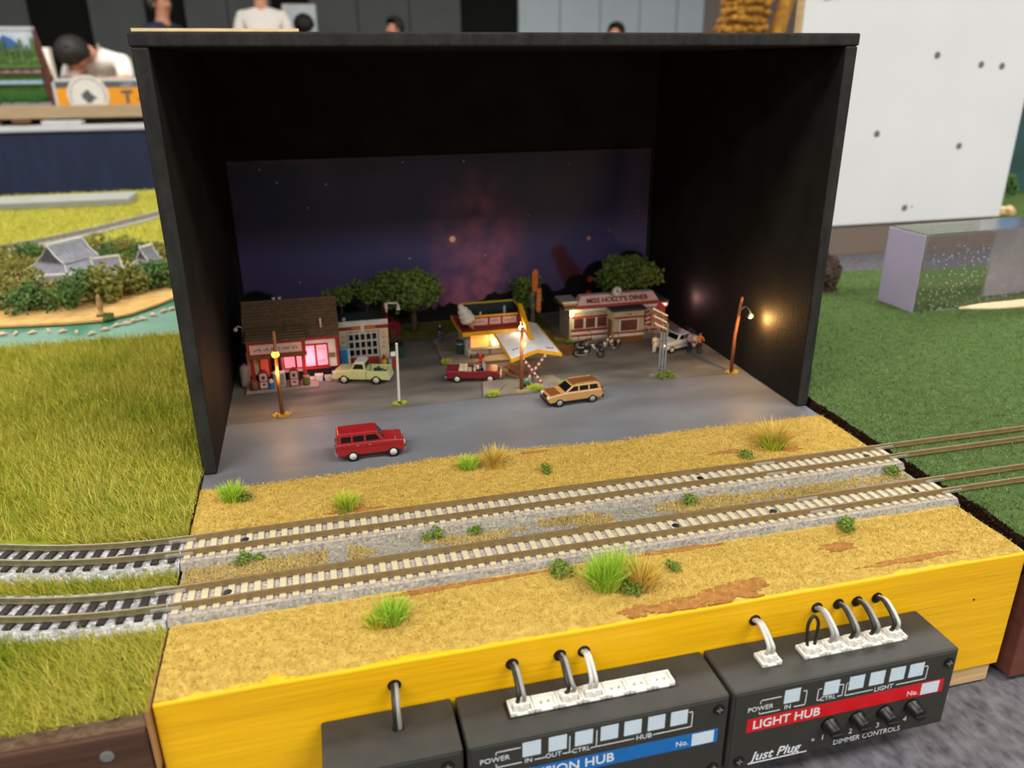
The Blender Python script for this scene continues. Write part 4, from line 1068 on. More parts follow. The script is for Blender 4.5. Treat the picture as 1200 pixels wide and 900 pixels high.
for a in ((2.2, 38.4, 1.0, 2.0, 24.6, 25.6), (2.2, 3.0, 1.4, 32, 24.6, 25.6), (2.2, 39.2, 31.2, 32.2, 24.6, 25.6), (38.2, 39.2, 1.0, 32, 24.6, 25.6)): boxpart('parapet_rim', M['m_yellowrim'] if a[2] > 3 else M['m_yellow'], ic, *a)
for a in ((2.4, 2.9, 2, 32, 18.4, 24.6), (38.4, 39, 2, 32, 18.4, 24.6), (2.4, 39, 31.4, 32, 18.4, 24.6)): boxpart('parapet', M['m_rooftar'], ic, *a)
for x, y, h_ in ((13, 15, 4.6), (30, 20, 6.0)): MB().cone((x, y, 19), (x, y, 19+h_), .8, .8, 8).build('roof_pipe', M['m_white'], ic)
ax = Vector((-.5, -.12, 1)).normalized()
MB().lathe([(.9, 0), (1.9, 4.4), (2.8, 6.2), (2.9, 6.8), (2.4, 7.0)], 14, (4.4, -4.0, 18.4), ax).build('wafer_cone', M['m_tan'], ic, True)
MB().lathe([(2.6,6.4),(4.2,7.0),(4.8,8.4),(4.3,9.8),(3.6,10.1),(4.3,10.9),(4.2,12.3),(3.5,13.2),(2.9,13.5),(3.5,14.3),(3.2,15.5),(2.2,16.5),(1.7,16.8),(2.0,17.6),(1.5,18.9),(.5,19.6)], 16, (4.4, -4.0, 18.4), ax).build('soft_ice', M['m_white'], ic, True)
# gabled white canopy towards the road
def canopy_half(xa, xb, za, zb):
    mb = MB(); mb.hexa([(xa[0],xa[1],za),(xb[0],xb[1],zb),(xb[2],xb[3],zb+1),(xa[2],xa[3],za+1)] + [(xa[0],xa[1],za+.9),(xb[0],xb[1],zb+.9),(xb[2],xb[3],zb+1.9),(xa[2],xa[3],za+1.9)]); return mb
o = canopy_half((16, -54, 17, 4), (32.5, -50, 36, 8), 14.0, 17.0).build('canopy', M['m_canopy'], ic)
canopy_half((16, -54.8, 32.5, -50.8), (16, -53.8, 32.5, -49.8), 13.8, 13.8) if False else None
o2 = canopy_half((32.5, -50, 36, 8), (46, -53, 47, 4), 17.0, 14.6).build('canopy', M['m_canopy'], ic)
def edge_bar(a, b, h_=2.0, w=.7):
    a, b = Vector(a), Vector(b); d = (b-a).normalized(); s = Vector((-d.y, d.x, 0)).normalized()*w*.5; u = Vector((0,0,h_))
    mb = MB(); mb.hexa([a-s, b-s, b+s, a+s, a-s+u, b-s+u, b+s+u, a+s+u]); mb.build('canopy_edge', M['m_yellow'], ic)
edge_bar((16, -54.2, 13.5), (32.5, -50.2, 16.5)); edge_bar((32.5, -50.2, 16.5), (46.2, -53.2, 14.1)); edge_bar((15.9, -54, 13.5), (16.9, 4, 14.5)); edge_bar((46.1, -53, 14.1), (47.1, 4, 15.1), 1.6)
for x0, x1 in ((20.5, 21.0), (26.5, 27.0), (40, 40.4)): pass
# fin sign along the ridge
mb = MB(); mb.prism_yz([(-32, 18.2), (-2, 18.6), (-2, 31.5), (-5, 31.5)], 33.2, 34.6); mb.build('fin', M['m_darkred'], ic)
mb = MB(); mb.prism_yz([(-33.5, 17.6), (-31, 17.6), (-4, 31.2), (-4, 33.2), (-6, 33.2)], 32.7, 35.1); mb.build('fin_edge', M['m_yellow'], ic)
MB().sphere((31.6, -16, 21.0), 1.25, 8, 6).build('fin_bulb', M['glow_bulb'], ic, True)
MB().tube([(33, -14, 24), (31.6, -15, 24.5), (31.6, -16, 22)], .25, 5).build('bulb_arm', M['m_white'], ic)
for p, q in (((23.5,-50,0),(33.8,-56.0,0)), ): pass
def candy(a, b):
    a, b = Vector(a), Vector(b); n = 14
    for k in range(n):
        MB().cone(a+(b-a)*k/n, a+(b-a)*(k+1)/n, .75, .75, 8).build('post_band', M['m_red'] if k % 2 else M['m_white'], ic)
candy((22.8, -52.5, 15.2), (33.6, -56.4, -.2)); candy((36.8, -52.5, 15.6), (23.8, -53.6, -.2))
scribble(ic, 'm_red', 41.8, -44, 16.75, 5, 2.6, (3,), 7, (R(-90), R(10), 0)); scribble(ic, 'm_darkred', 22.0, -40, 16.35, 4, 2.4, (2,), 8, (R(-90), R(-10.5), 0))
bulb((163.5, 262, 13), 0.00640, (1, .68, .32), 2, name='counter_light'); bulb((176, 249, 24), 0.00440, (1, .75, .42), 1, name='fin_light')
t = thing('waste_bin', 'dark green bin at left corner of the ice cream stand', 'bin', (142.4, 272, 1.65))
MB().lathe([(1.9,0),(2.3,7),(2.4,7.4),(1.6,9),(.4,9.6)], 10).build('bin', M['m_darkgreen'], t); MB().lathe([(2.45,6.6),(2.45,7.2)], 10).build('band', M['m_lightblue'], t)
for k, (x, y, lb) in enumerate(((149, 262, 'brown crate left below the ice cream counter'), (153.6, 261.6, 'small red crate right below the ice cream counter'))):
    t = thing('crate', lb, 'crate', (x, y, 1.65), .3)
    mb = MB(); mb.box(-1.8,1.8,-1.4,1.4,0,2.4); mb.build('case', M['m_barrel' if k == 0 else 'm_darkred'], t, bevel=.15)
    for q in range(4): MB().lathe([(.35,2.3),(.35,3.3),(.15,3.8)], 6, (-1.2+q*.8, .3*(-1)**q, 0)).build('bottle', M['m_white'], t)
t = thing('standing_menu', 'grey standing sign by left wall of the ice cream stand', 'sign', (147, 263.6, 1.65))
boxpart('board', M['m_white'], t, -1, 1, -.3, .3, .8, 5.0); boxpart('foot', M['m_grey'], t, -1.2, 1.2, -.8, .8, 0, .8)
# picnic bench and mower on the island
t = thing('picnic_bench', 'red-brown picnic bench under the white canopy', 'bench', (167, 226, .5), R(-62))
for y in (-2.2, 0, 2.2): boxpart('plank', M['m_wood'], t, -7, 7, y-.9, y+.9, 5.0, 5.6)
for y in (-4.6, 4.6): boxpart('seat_plank', M['m_wood'], t, -7, 7, y-.9, y+.9, 2.9, 3.4)
for x in (-5, 5):
    mb = MB(); mb.tube([(x,-3.4,0),(x,2,5)], .45, 5); mb.tube([(x,3.4,0),(x,-2,5)], .45, 5); mb.box(x-.4,x+.4,-4.8,4.8,2.2,2.9); mb.build('trestle', M['m_wood'], t)
t = thing('lawn_mower', 'small green lawn mower at foot of the wooden pole', 'mower', (168.4, 208, 1.75), R(15))
boxpart('deck', M['m_green'], t, -2.2, 2.2, -1.4, 1.4, .7, 2.4, bevel=.3)
for x in (-1.6, 1.6):
    for y in (-1.6, 1.6): MB().cone((x, y-.25, .8), (x, y+.25, .8), .8, .8, 10).build('wheel', M['m_rubber'], t)
MB().tube([(2, -1, 2.2), (4.4, -1, 4.6), (4.4, 1, 4.6), (2, 1, 2.2)], .22, 5).build('handle', M['m_black'], t)
tag(MB().tube([(0,0,0),(0,0,3)], 1.2, 8).build('planter_tub', M['m_white'], None, loc=(171.5, 212, 1.7)), 'white tub beside the green lawn mower', 'tub')

# ================================================================== DINER
dn = thing('diner', "beige roadside diner with red trim and rooftop name board", 'model building', (214.5, 279, .35), 0)
boxpart('walls', M['m_dinerbeige'], dn, 3, 70.5, 0, 22, 0, 22.5)
boxpart('roof', M['m_rooftar'], dn, -1.5, 72, -2, 23, 22.5, 24.2); boxpart('cornice', M['m_white'], dn, 2, 71.5, -2.2, -1.6, 20.8, 22.6)
boxpart('side_awning', M['m_grey'], dn, -3, 8, -2, 14, 27.0, 28.4); boxpart('awning_wall', M['m_barrel'], dn, -1.5, 7, -1, 12, 24, 27)
mb = MB(); mb.hexa([(7,-3.4,24.0),(65,-3.4,24.0),(65,6,24.0),(7,6,24.0),(10.5,1.0,30.6),(61.5,1.0,30.6),(61.5,6,30.6),(10.5,6,30.6)]); mb.build('sign_mansard', M['m_pink'], dn)
mb = MB(); mb.hexa([(6.4,-4.1,23.6),(65.6,-4.1,23.6),(65.6,-3.0,23.6),(6.4,-3.0,23.6),(7.2,-3.5,25.2),(64.8,-3.5,25.2),(64.8,-2.4,25.2),(7.2,-2.4,25.2)]); mb.build('sign_trim', M['m_red'], dn)
text("MISS HOLLY'S DINER", 4.8, M['m_darkred'], dn, (35.5, -1.65, 27.6), (R(56), 0, 0), bold=.006, sx=.98, depth=.5)
ck = MB().lathe([(3.4,0),(3.4,1.0)], 20, (34.5, -1.6, 33.0), (0,-1,0)).build('clock', M['m_grey'], dn); MB().lathe([(2.8,0),(2.8,.3)], 20, (34.5, -2.5, 33.0), (0,-1,0)).build('dial', M['m_white'], ck)
mb = MB(); mb.box(34.2,34.8,-3.1,-2.8,32.6,35.2); mb.box(34.3,36.2,-3.1,-2.8,32.7,33.2); mb.build('hands', M['m_black'], ck)
def stripe(m, x0, x1, y, z0, z1): boxpart('stripe', M[m], dn, x0, x1, y-.35, y+.1, z0, z1)
for x0, x1 in ((5, 29.5), (51.5, 70)):
    w = boxpart('window_band', M['m_white'], dn, x0, x1, -.6, .1, 8.6, 16.4); boxpart('window_head', M['m_red'], dn, x0-.6, x1+.6, -1.1, 0, 16.2, 17.2)
    n = 3; wd = (x1-x0)/n
    for k in range(n): boxpart('pane', M['lit_window'], w, x0+k*wd+.8, x0+(k+1)*wd-.8, -.9, -.5, 9.2, 15.8)
    for k, (za, zb, m) in enumerate(((6.8, 8.4, 'm_red'), (4.8, 6.6, 'm_white'), (3.4, 4.6, 'm_red'), (1.6, 3.2, 'm_white'))): stripe(m, x0-.8, x1+.8, -.2, za, zb)
boxpart('entry_walls', M['m_dinerbeige'], dn, 29.5, 50.5, -12, .5, 0, 22.4); boxpart('entry_roof', M['m_rooftar'], dn, 27.5, 51.5, -13.5, 3, 22.4, 23.8)
boxpart('entry_base', M['m_barrel'], dn, 29.2, 50.8, -12.4, -11.8, .2, 4.8)
for a, m in (((29.3, 50.7, 5.0, 6.8), 'm_white'), ((29.3, 50.7, 7.0, 8.2), 'm_red'), ((29.6, 50.4, 17.2, 18.4), 'm_red')): stripe(m, a[0], a[1], -12.1, a[2], a[3])
w = boxpart('entry_window', M['m_white'], dn, 32.8, 46.8, -12.7, -12, 8.4, 17.0); boxpart('pane', M['lit_window'], w, 34.0, 45.6, -12.9, -12.5, 9.0, 16.4)
scribble(dn, 'm_darkred', 40, -12.05, 20.2, 3.6, 1.8, (3,), 9)
boxpart('side_door', M['m_barrel'], dn, 29.0, 29.6, -8, -2, .4, 15)
mb = MB(); mb.hexa([(52,-7,0),(72,-7,0),(72,-1,0),(52,-1,0),(52,-7,5.5),(72,-7,.4),(72,-1,.4),(52,-1,5.5)]); mb.build('ramp', M['concrete'], dn)
mb = MB(); mb.tube([(52,-7,9.5),(72,-7,4.6)], .3, 5)
for k in range(5): mb.tube([(52+k*5,-7,5.5-k*1.25),(52+k*5,-7,9.5-k*1.22)], .25, 5)
mb.build('railing', M['m_white'], dn)
fl = MB().cone((55,-3.5,13),(58.5,-6,19.5),.3,.3,6).build('flag_pole', M['m_white'], dn)
for k in range(5): mb = MB(); mb.hexa([(54.0+k*.0,-6.2,8.4+k*1.5),(57.6,-6.2,9.4+k*1.5),(57.6,-5.9,9.4+k*1.5),(54.0,-5.9,8.4+k*1.5)]+[(54.2,-6.2,9.8+k*1.5),(57.8,-6.2,10.8+k*1.5),(57.8,-5.9,10.8+k*1.5),(54.2,-5.9,9.8+k*1.5)]); mb.build('flag_stripe', M['m_red' if k % 2 == 0 else 'm_white'], fl)
def wall_lamp(x, z):
    MB().tube([(x,-.5,z-1.5),(x,-3.2,z+.6)], .3, 5).build('lamp_arm', M['m_steel'], dn); MB().sphere((x,-3.6,z), 1.25, 8, 6).build('lamp_globe', M['glow_bulb'], dn, True)
wall_lamp(3.2, 20.0); wall_lamp(68.2, 20.6)
bulb((217.7, 273, 20), 0.00600, (1, .72, .36), 1.2, name='diner_lamp_light'); bulb((297.5, 270, 27), 0.0120, (1, .5, .52), 1.2, name='diner_lamp_light')
for k, (x, y, r_) in enumerate(((216, 274, 2.6), (209, 281, 3.0), (222, 275.5, 1.8), (287, 268, 2.2))):
    bush(('green shrub at left front corner of diner', 'green shrub on the earth path beside diner', 'tiny shrub under left diner window', 'yellow-green shrub by the diner ramp')[k], (x, y, .4), r_, 'leaf_bush', 60+k)

# ================================================================== POLES, SIGNS AND LAMPS
def wood_pole(label, x, y, h, r=1.0, top=None):
    t = thing('wooden_pole', label, 'pole', (x, y, .35))
    MB().tube([(0,0,-.1),(.1,0,h*.5),((top or 0),0,h)], [r*1.15, r, r*.8], 9).build('pole', M['m_wood'], t, True)
    return t
t = wood_pole('wooden pole with orange lamp in front of the brown-roofed store', 33.7, 204.7, 46.5, top=.8)
MB().lathe([(1.6,33.2),(1.9,33.8),(1.9,34.8),(1.3,35.4)], 12, (.3,-.6,0)).build('lamp_collar', M['glow_bulb_orange'], t)
bulb((34.0, 201.6, 25.0), 0.0260, (1, .42, .08), 1.0, name='pole_lamp_light'); bulb((30.5, 203.2, 31.5), 0.00120, (1, .5, .12), 1.0, name='pole_lamp_light')
t = wood_pole('wooden pole with orange light on the kerb island under the canopy', 164.6, 203.2, 38, top=.4)
MB().lathe([(.4,27),(1.0,28.4),(1.1,29.2)], 10, (1.4,-.8,0)).build('lamp_collar', M['glow_bulb_orange'], t)
bulb((164.8, 199.6, 30), 0.0080, (1, .5, .2), 1.0, name='pole_lamp_light')
t = wood_pole('wooden pole with gooseneck street lamp beside the right wall', 293.6, 200.3, 46.2, top=2.4)
MB().tube(smooth_path([(2.0,-.6,38),(2.6,-2.2,40.6),(2.8,-4.6,41.6),(2.9,-7,41),(2.9,-9.6,39.4)]), .42, 6).build('gooseneck', M['m_steel'], t, True)
MB().lathe([(1.9,37.2),(1.5,38.4),(.6,39.4)], 12, (2.9,-9.8,0)).build('lamp_shade', M['m_steel'], t)
MB().sphere((2.9,-9.8,37.2), 1.1, 8, 6).build('lamp_globe', M['glow_bulb'], t, True)
bulb((298.4, 183.0, 38.0), 0.080, (1, .52, .16), 1.0, name='street_lamp_light')
t = thing('sign_post', 'white post with hanging red sign beside the pickup truck', 'sign post', (95.6, 203.5, .35))
MB().cone((0,0,1.2),(.5,0,34),.75,.65,10).build('post', M['m_white'], t); MB().lathe([(1.0,0),(1.0,1.2),(.8,1.8)], 10).build('post_foot', M['m_black'], t); MB().sphere((.5,0,34.4), .8, 8, 5).build('finial', M['m_white'], t, True)
boxpart('sign_arm', M['m_black'], t, -3.4, .4, -.2, .2, 30.6, 31.2); o = boxpart('sign_board', M['m_darkred'], t, -2.6, -.4, -.35, .35, 21, 28.2, bevel=.15); boxpart('sign_cap', M['m_white'], o, -2.9, -.4, -.45, .45, 28.0, 30.4)
t = thing('arrow_sign', 'tall orange arrow sign behind the ice cream stand', 'sign', (200, 300, .35))
for x in (-2.6, -1.2): MB().cone((x,0,0),(x,0,30),.4,.4,6).build('post', M['m_steel'], t)
mb = MB(); mb.prism_xz([(-2.6,31),(1.2,30),(1.6,44),(.6,45.6),(-1.4,45.6),(-2.6,43.5)], -.8, .8); mb.build('sign_head', M['m_orange'], t, bevel=.2)
mb = MB(); mb.prism_xz([(.2,17),(2.6,15.6),(3.6,17.4),(3.6,33),(.6,32)], -1.1, .6); mb.build('arrow', M['m_orange'], t, bevel=.2)
for k in range(5): MB().sphere((2.0, -1.2, 18.5+k*3), .4, 6, 4).build('sign_bulb', M['m_cream'], t)
t = thing('lattice_sign', 'steel twin-post sign with angled brown lattice board beside the diner', 'sign', (250.2, 204.2, .35))
for x in (-1.8, 0, 1.8): boxpart('post', M['m_steel'], t, x-.55, x+.55, -.5, .5, 0, 33 if x > 0 else 30)
for z in (6, 14, 22, 28): boxpart('brace', M['m_black'], t, -1.8, 1.8, -.3, .3, z, z+.7)
for k in range(6):
    mb = MB(); mb.hexa([(-8+k*.4,-.5,42.0-k*2.2),(1.4+k*.0,-.5,36.8-k*2.0),(1.4,.5,36.8-k*2.0),(-8+k*.4,.5,42.0-k*2.2)]+[(-8+k*.4,-.5,43.2-k*2.2),(1.4,-.5,38.0-k*2.0),(1.4,.5,38.0-k*2.0),(-8+k*.4,.5,43.2-k*2.2)]); mb.build('lattice_slat', M['m_wood' if k % 2 else 'm_cream'], t)
mb = MB(); mb.hexa([(-8.2,-.2,31),(-6.8,-.2,31),(-6.8,.4,31),(-8.2,.4,31),(-8.6,-.2,43.4),(-7.2,-.2,43.4),(-7.2,.4,43.4),(-8.6,.4,43.4)]); mb.build('lattice_upright', M['m_wood'], t)
mb = MB(); mb.prism_xz([(-7,41),(-1,39),(0,43.5),(-4,46)], -.4, .4); mb.build('topper', M['m_darkred'], t)
boxpart('foot_beam', M['concrete'], t, -7, -1, 1, 3, -.1, 1.2)
for k, (x, y, lb) in enumerate(((249, 201, 'bright green bush at left foot of steel lattice sign'), (255, 202, 'bright green bush at right foot of steel lattice sign'))): bush(lb, (x, y, .3), 3.0, 'leaf_bush', 70+k)
for k, (x, y, lb, m_, n_, L_, r_) in enumerate(((33.7, 203, 'yellow turf ring round the left wooden pole', 'tuft_gold', 130, 2.4, 4.4), (95.6, 202.5, 'yellow-green turf ring round the white sign post', 'tuft_lime', 120, 2.2, 3.8), (293.4, 199, 'yellow turf ring round the right street lamp pole', 'tuft_gold', 130, 2.0, 4.4), (147.5, 200.5, 'green grass patch at left front of kerb island', 'tuft_lime', 220, 3.4, 3.6), (172.5, 202.6, 'green grass patch right of middle pole', 'tuft_lime', 260, 3.6, 4.0), (192, 205, 'green grass patch behind the gold car', 'tuft_lime', 220, 3.6, 4.0), (164, 200.6, 'yellow turf ring round the middle pole', 'tuft_gold', 110, 1.8, 3.0), (131, 258.6, 'small weeds at corner of the patio', 'tuft_lime', 140, 3.4, 2.8))):
    tuft('grass_tuft', lb, (x, y, .5 if k in (0,1,2) else .9), M[m_], n_, L_, r_, 1.1, 80+k, squash=.6)

# ================================================================== TREES INSIDE THE BOX
tree('model_tree', 'large leafy tree behind the red convertible', (120, 326, .6), 45, 21, 'leaf_night', 1, n=1500, leaf=1.8, trunk=.3, squash=.72, flat=.75)
tree('model_tree', 'small tree peeping over the store roof ridge', (73, 330, .6), 36, 8.5, 'leaf_night', 2, n=500, leaf=1.2)
tree('model_tree', 'small tree right of the roof ridge, above the garage', (90, 332, .6), 38, 9.5, 'leaf_night', 3, n=500, leaf=1.2)
tree('model_tree', 'bushy tree behind the tall orange arrow sign', (203, 332, .6), 30, 11, 'leaf_night', 4, n=600, leaf=1.4)
tree('model_tree', 'broad tree rising behind right end of the diner', (277, 322, .6), 46, 17.5, 'leaf_night', 5, n=1300, leaf=1.7, squash=.75, flat=.75)

# ================================================================== VEHICLES
def paint(name, c): M[name] = mat(name, c, .28, var=.05, scale=200, spec=.55)
paint('paint_red', '#921c22'); paint('paint_gold', '#b48a52'); paint('paint_mint', '#c3cc8e'); paint('paint_maroon', '#741a22'); paint('paint_white', '#d0d0d0'); paint('paint_goldroof', '#74481f')
M['headlight'] = mat('headlight', '#e8e4d4', .15, var=.05)
def car(label, loc, rz, body, cab, W, m, glassm, side_w, wheels, wr, roofm=None, cabw=(.94, .8), hubm='m_white', screen=True):
    t = thing('model_car', label, 'model car', loc, rz)
    MB().prism_xz(body, -W/2, W/2).build('body', M[m], t, bevel=.8, seg=3)
    hw = lambda z: W/2*(cabw[0] + (cabw[1]-cabw[0])*(z-z0)/(z1-z0))
    if cab:
        z0 = min(z for x, z in cab); z1 = max(z for x, z in cab); n = len(cab)
        vs = [(x, -hw(z), z) for x, z in cab] + [(x, hw(z), z) for x, z in cab]
        mb = MB(); mb.add(vs, [tuple(range(n)), tuple(range(n, 2*n))[::-1]] + [(i, n+i, n+(i+1)%n, (i+1)%n) for i in range(n)])
        cb = mb.build('cabin', M[m], t, bevel=.6, seg=3)
        for w in side_w:
            for s in (-1, 1):
                k = len(w); vs = [(x, s*(hw(z)+.10), z) for x, z in w] + [(x, s*(hw(z)-.2), z) for x, z in w]
                mb = MB(); f0 = tuple(range(k)) if s < 0 else tuple(range(k))[::-1]
                mb.add(vs, [f0] + [(i, k+i, k+(i+1)%k, (i+1)%k) for i in range(k)]); mb.build('side_window', M[glassm], cb)
        if screen:
            # windscreen and rear window lie on the sloping ends of the cabin
            for (xa, za), (xb, zb), nm in ((cab[1], cab[2], 'windscreen'), (cab[0], cab[-1], 'rear_window')):
                d = Vector((xb-xa, zb-za)); nrm = Vector((d.y, -d.x)).normalized() if nm == 'windscreen' else Vector((-d.y, d.x)).normalized()
                vs = []
                for f_ in (.14, .88):
                    x, z = xa+d.x*f_, za+d.y*f_
                    for s in (-1, 1): vs.append((x+nrm.x*.12, s*hw(z)*.88, z+nrm.y*.12))
                for f_ in (.14, .88):
                    x, z = xa+d.x*f_, za+d.y*f_
                    for s in (-1, 1): vs.append((x-nrm.x*.15, s*hw(z)*.88, z-nrm.y*.15))
                mb = MB(); mb.add(vs, [(0,1,3,2),(4,6,7,5),(0,2,6,4),(1,5,7,3),(0,4,5,1),(2,3,7,6)]); mb.build(nm, M[glassm], cb)
        if roofm:
            zs = z1; xr = [x for x, z in cab if z > z1-.7]
            boxpart('roof_skin', M[roofm], cb, min(xr)+.3, max(xr)-.3, -hw(z1)+.5, hw(z1)-.5, z1-.1, z1+.15)
    for wx in wheels:
        for s in (-1, 1):
            MB().cone((wx, s*(W/2-1.9), wr), (wx, s*(W/2+.06), wr+.12), wr*1.22, wr*1.22, 18).build('wheel_arch', M['m_black'], t)
            w = MB().lathe([(wr*.55,-.9),(wr*.95,-.85),(wr,-.5),(wr,.4),(wr*.92,.75),(wr*.66,.8)], 18, (wx, s*(W/2-.55), wr), (0, s, 0)).build('wheel', M['m_rubber'], t, True)
            MB().lathe([(wr*.64,0),(wr*.62,.2),(wr*.3,.26),(wr*.22,.42)], 14, (wx, s*(W/2+.16), wr), (0, s, 0)).build('hubcap', M[hubm], w, True)
    return t
def bits(t, m, name, *boxes, bevel=.12):
    for b in boxes: boxpart(name, M[m], t, *b, bevel=bevel)
# red off-roader
c = car('red boxy off-road wagon driving right on the road', (75.4, 147.5, .05), R(1), [(-15.6,2.7),(15.2,2.7),(15.7,4.2),(15.6,8.0),(14.6,8.7),(6.4,9.1),(-15.4,9.1),(-15.9,5)],
    [(-15.3,8.9),(6.6,8.9),(3.4,13.5),(2.6,14.0),(-14.4,14.0),(-15.0,13.4)], 12.2, 'paint_red', 'm_glass',
    [[(-13.6,9.7),(-9.0,9.7),(-9.0,12.4),(-13.4,12.4)], [(-8.0,9.7),(-3.0,9.7),(-3.0,12.4),(-8.0,12.4)], [(-2.0,9.7),(4.4,9.7),(2.7,12.4),(-2.0,12.4)]], (-8.6, 10.2), 2.6, hubm='m_white')
bits(c, 'm_steel', 'bumper', (15.3,16.5,-5.8,5.8,3.0,4.3), (-16.5,-15.5,-5.8,5.8,3.0,4.3)); bits(c, 'headlight', 'headlight', (15.4,16.0,-5.2,-3.4,5.6,7.2), (15.4,16.0,3.4,5.2,5.6,7.2)); bits(c, 'm_black', 'grille', (15.4,15.9,-3.2,3.2,5.4,7.3))
bits(c, 'm_steel', 'door_handle', (-6.6,-5.4,-6.25,-6.0,7.6,8.0), (-1.0,.2,-6.25,-6.0,7.6,8.0)); bits(c, 'm_red', 'tail_light', (-16.1,-15.6,-5.6,-4.6,5.4,7.6), (-16.1,-15.6,4.6,5.6,5.4,7.6))
for s in (-1, 1): boxpart('wing_mirror', M['m_steel'], c, 11.2, 11.8, s*5.2-.3, s*5.2+.3, 8.6, 10.0)
boxpart('side_crease', M['m_darkred'], c, -15, 15, -6.22, -6.0, 6.9, 7.15)
# gold estate
c = car('metallic gold estate car with brown bonnet driving left', (188.2, 184.2, .05), R(185), [(-15.6,2.4),(15.4,2.4),(16.2,3.6),(15.9,5.6),(14.6,6.5),(6.4,7.6),(-15.4,7.6),(-16.0,5)],
    [(-15.3,7.4),(6.8,7.4),(1.6,10.9),(.4,11.3),(-12.8,11.3),(-14.0,10.9)], 12.4, 'paint_gold', 'm_glass',
    [[(-13.2,8.0),(-8.2,8.0),(-8.2,10.4),(-12.4,10.4)], [(-7.2,8.0),(-2.2,8.0),(-2.2,10.4),(-7.2,10.4)], [(-1.2,8.0),(4.6,8.0),(1.2,10.4),(-1.2,10.4)]], (-9.6, 9.8), 2.35, roofm='paint_goldroof', hubm='m_grey')
bits(c, 'paint_goldroof', 'bonnet', (7.4,14.4,-5.2,5.2,6.6,7.3), bevel=.3); bits(c, 'm_black', 'bumper', (14.6,16.5,-6.0,6.0,2.2,3.8), (-16.5,-15.2,-6.0,6.0,2.2,3.6), (-7,7,-6.35,-6.0,2.0,3.0), (-7,7,6.0,6.35,2.0,3.0))
bits(c, 'headlight', 'headlight', (15.2,16.2,-5.6,-3.4,4.8,6.0), (15.2,16.2,3.4,5.6,4.8,6.0)); bits(c, 'm_black', 'grille', (15.5,16.3,-2.6,2.6,4.4,6.0)); bits(c, 'paint_gold', 'roof_rail', (-12.5,.2,-4.7,-4.3,11.4,11.9), (-12.5,.2,4.3,4.7,11.4,11.9))
bits(c, 'm_red', 'tail_light', (-16.0,-15.4,-5.9,-4.9,5.6,8.6), (-16.0,-15.4,4.9,5.9,5.6,8.6))
# mint pickup
c = car('pale mint green pickup with white cab roof by the garage', (79.4, 244.6, .4), R(161), [(-3.2,2.4),(15.6,2.4),(16.2,3.8),(15.8,6.6),(14.2,7.8),(5.6,8.4),(-3.2,8.4)],
    [(-3.0,8.2),(5.8,8.2),(3.6,12.2),(2.8,12.8),(-1.6,12.8),(-2.6,12.4)], 12.4, 'paint_mint', 'm_glass',
    [[(-2.0,8.9),(4.4,8.9),(3.0,11.8),(-1.6,11.8)]], (-9.2, 9.8), 2.6, roofm='paint_white')
for a in ((-16.2,-3.4,-6.2,-5.4,2.8,8.0), (-16.2,-3.4,5.4,6.2,2.8,8.0), (-16.4,-15.6,-6.0,6.0,2.8,8.0), (-16.2,-3.2,-5.6,5.6,2.6,3.6)): boxpart('bed_panel', M['paint_mint'], c, *a, bevel=.25)
bits(c, 'm_white', 'bumper', (15.6,16.8,-6.0,6.0,2.6,3.8), (-17.0,-16.2,-6.0,6.0,2.6,3.6)); bits(c, 'headlight', 'headlight', (15.4,16.2,-5.4,-3.8,5.2,6.8), (15.4,16.2,3.8,5.4,5.2,6.8)); bits(c, 'm_white', 'grille', (15.7,16.4,-3,3,4.6,6.4))
t = thing('jerry_can', 'dark can lying in the bed of the mint pickup', 'can', (87.6, 241.6, 4.1), .4); boxpart('can', M['m_darkgreen'], t, -1.8, 1.8, -1.2, 1.2, 0, 4.4, bevel=.3); boxpart('spout', M['m_black'], t, .6, 1.3, -.3, .3, 4.3, 5.2)
t = thing('toolbox', 'grey toolbox in the bed of the mint pickup', 'toolbox', (91.6, 240.4, 4.1), .4); boxpart('box', M['m_grey'], t, -1.6, 1.6, -2, 2, 0, 2.6, bevel=.2); boxpart('grip', M['m_black'], t, -.3, .3, -1, 1, 2.6, 3.2)
# maroon convertible
c = car('maroon open-top convertible with cream seats below the ice cream stand', (142.6, 229.3, .4), R(-14), [(-15.2,2.3),(14.8,2.3),(15.6,3.4),(15.4,5.8),(14,6.6),(6.6,7.0),(6.2,5.0),(-6.4,5.0),(-6.8,7.0),(-14.4,7.2),(-16.0,7.6),(-15.8,4)],
    None, 12.0, 'paint_maroon', 'm_glass', [], (-9.6, 9.6), 2.3)
for a in ((-6.6,6.4,-6.0,-5.2,4.6,7.0), (-6.6,6.4,5.2,6.0,4.6,7.0)): boxpart('door', M['paint_maroon'], c, *a, bevel=.3)
bits(c, 'm_cream', 'seat', (-5.8,-3.8,-4.8,4.8,5.0,8.2), (-3.8,-1.2,-4.8,4.8,5.0,5.9), (.0,1.2,-4.8,4.8,5.0,8.0), (1.2,3.6,-4.8,4.8,5.0,5.9), bevel=.4); bits(c, 'm_cream', 'folded_hood', (-8.6,-5.8,-5.4,5.4,6.8,8.0), bevel=.5)
mb = MB(); mb.hexa([(6.6,-5.0,6.8),(6.9,-5.0,6.8),(6.9,5.0,6.8),(6.6,5.0,6.8),(5.2,-4.6,9.8),(5.5,-4.6,9.8),(5.5,4.6,9.8),(5.2,4.6,9.8)]); mb.build('windscreen', M['m_lightblue'], c); bits(c, 'm_steel', 'bumper', (15.2,16.4,-5.8,5.8,2.6,3.8), (-16.6,-15.6,-5.8,5.8,2.6,3.8)); bits(c, 'headlight', 'headlight', (15.0,15.7,-5.4,-3.8,4.4,5.8), (15.0,15.7,3.8,5.4,4.4,5.8))
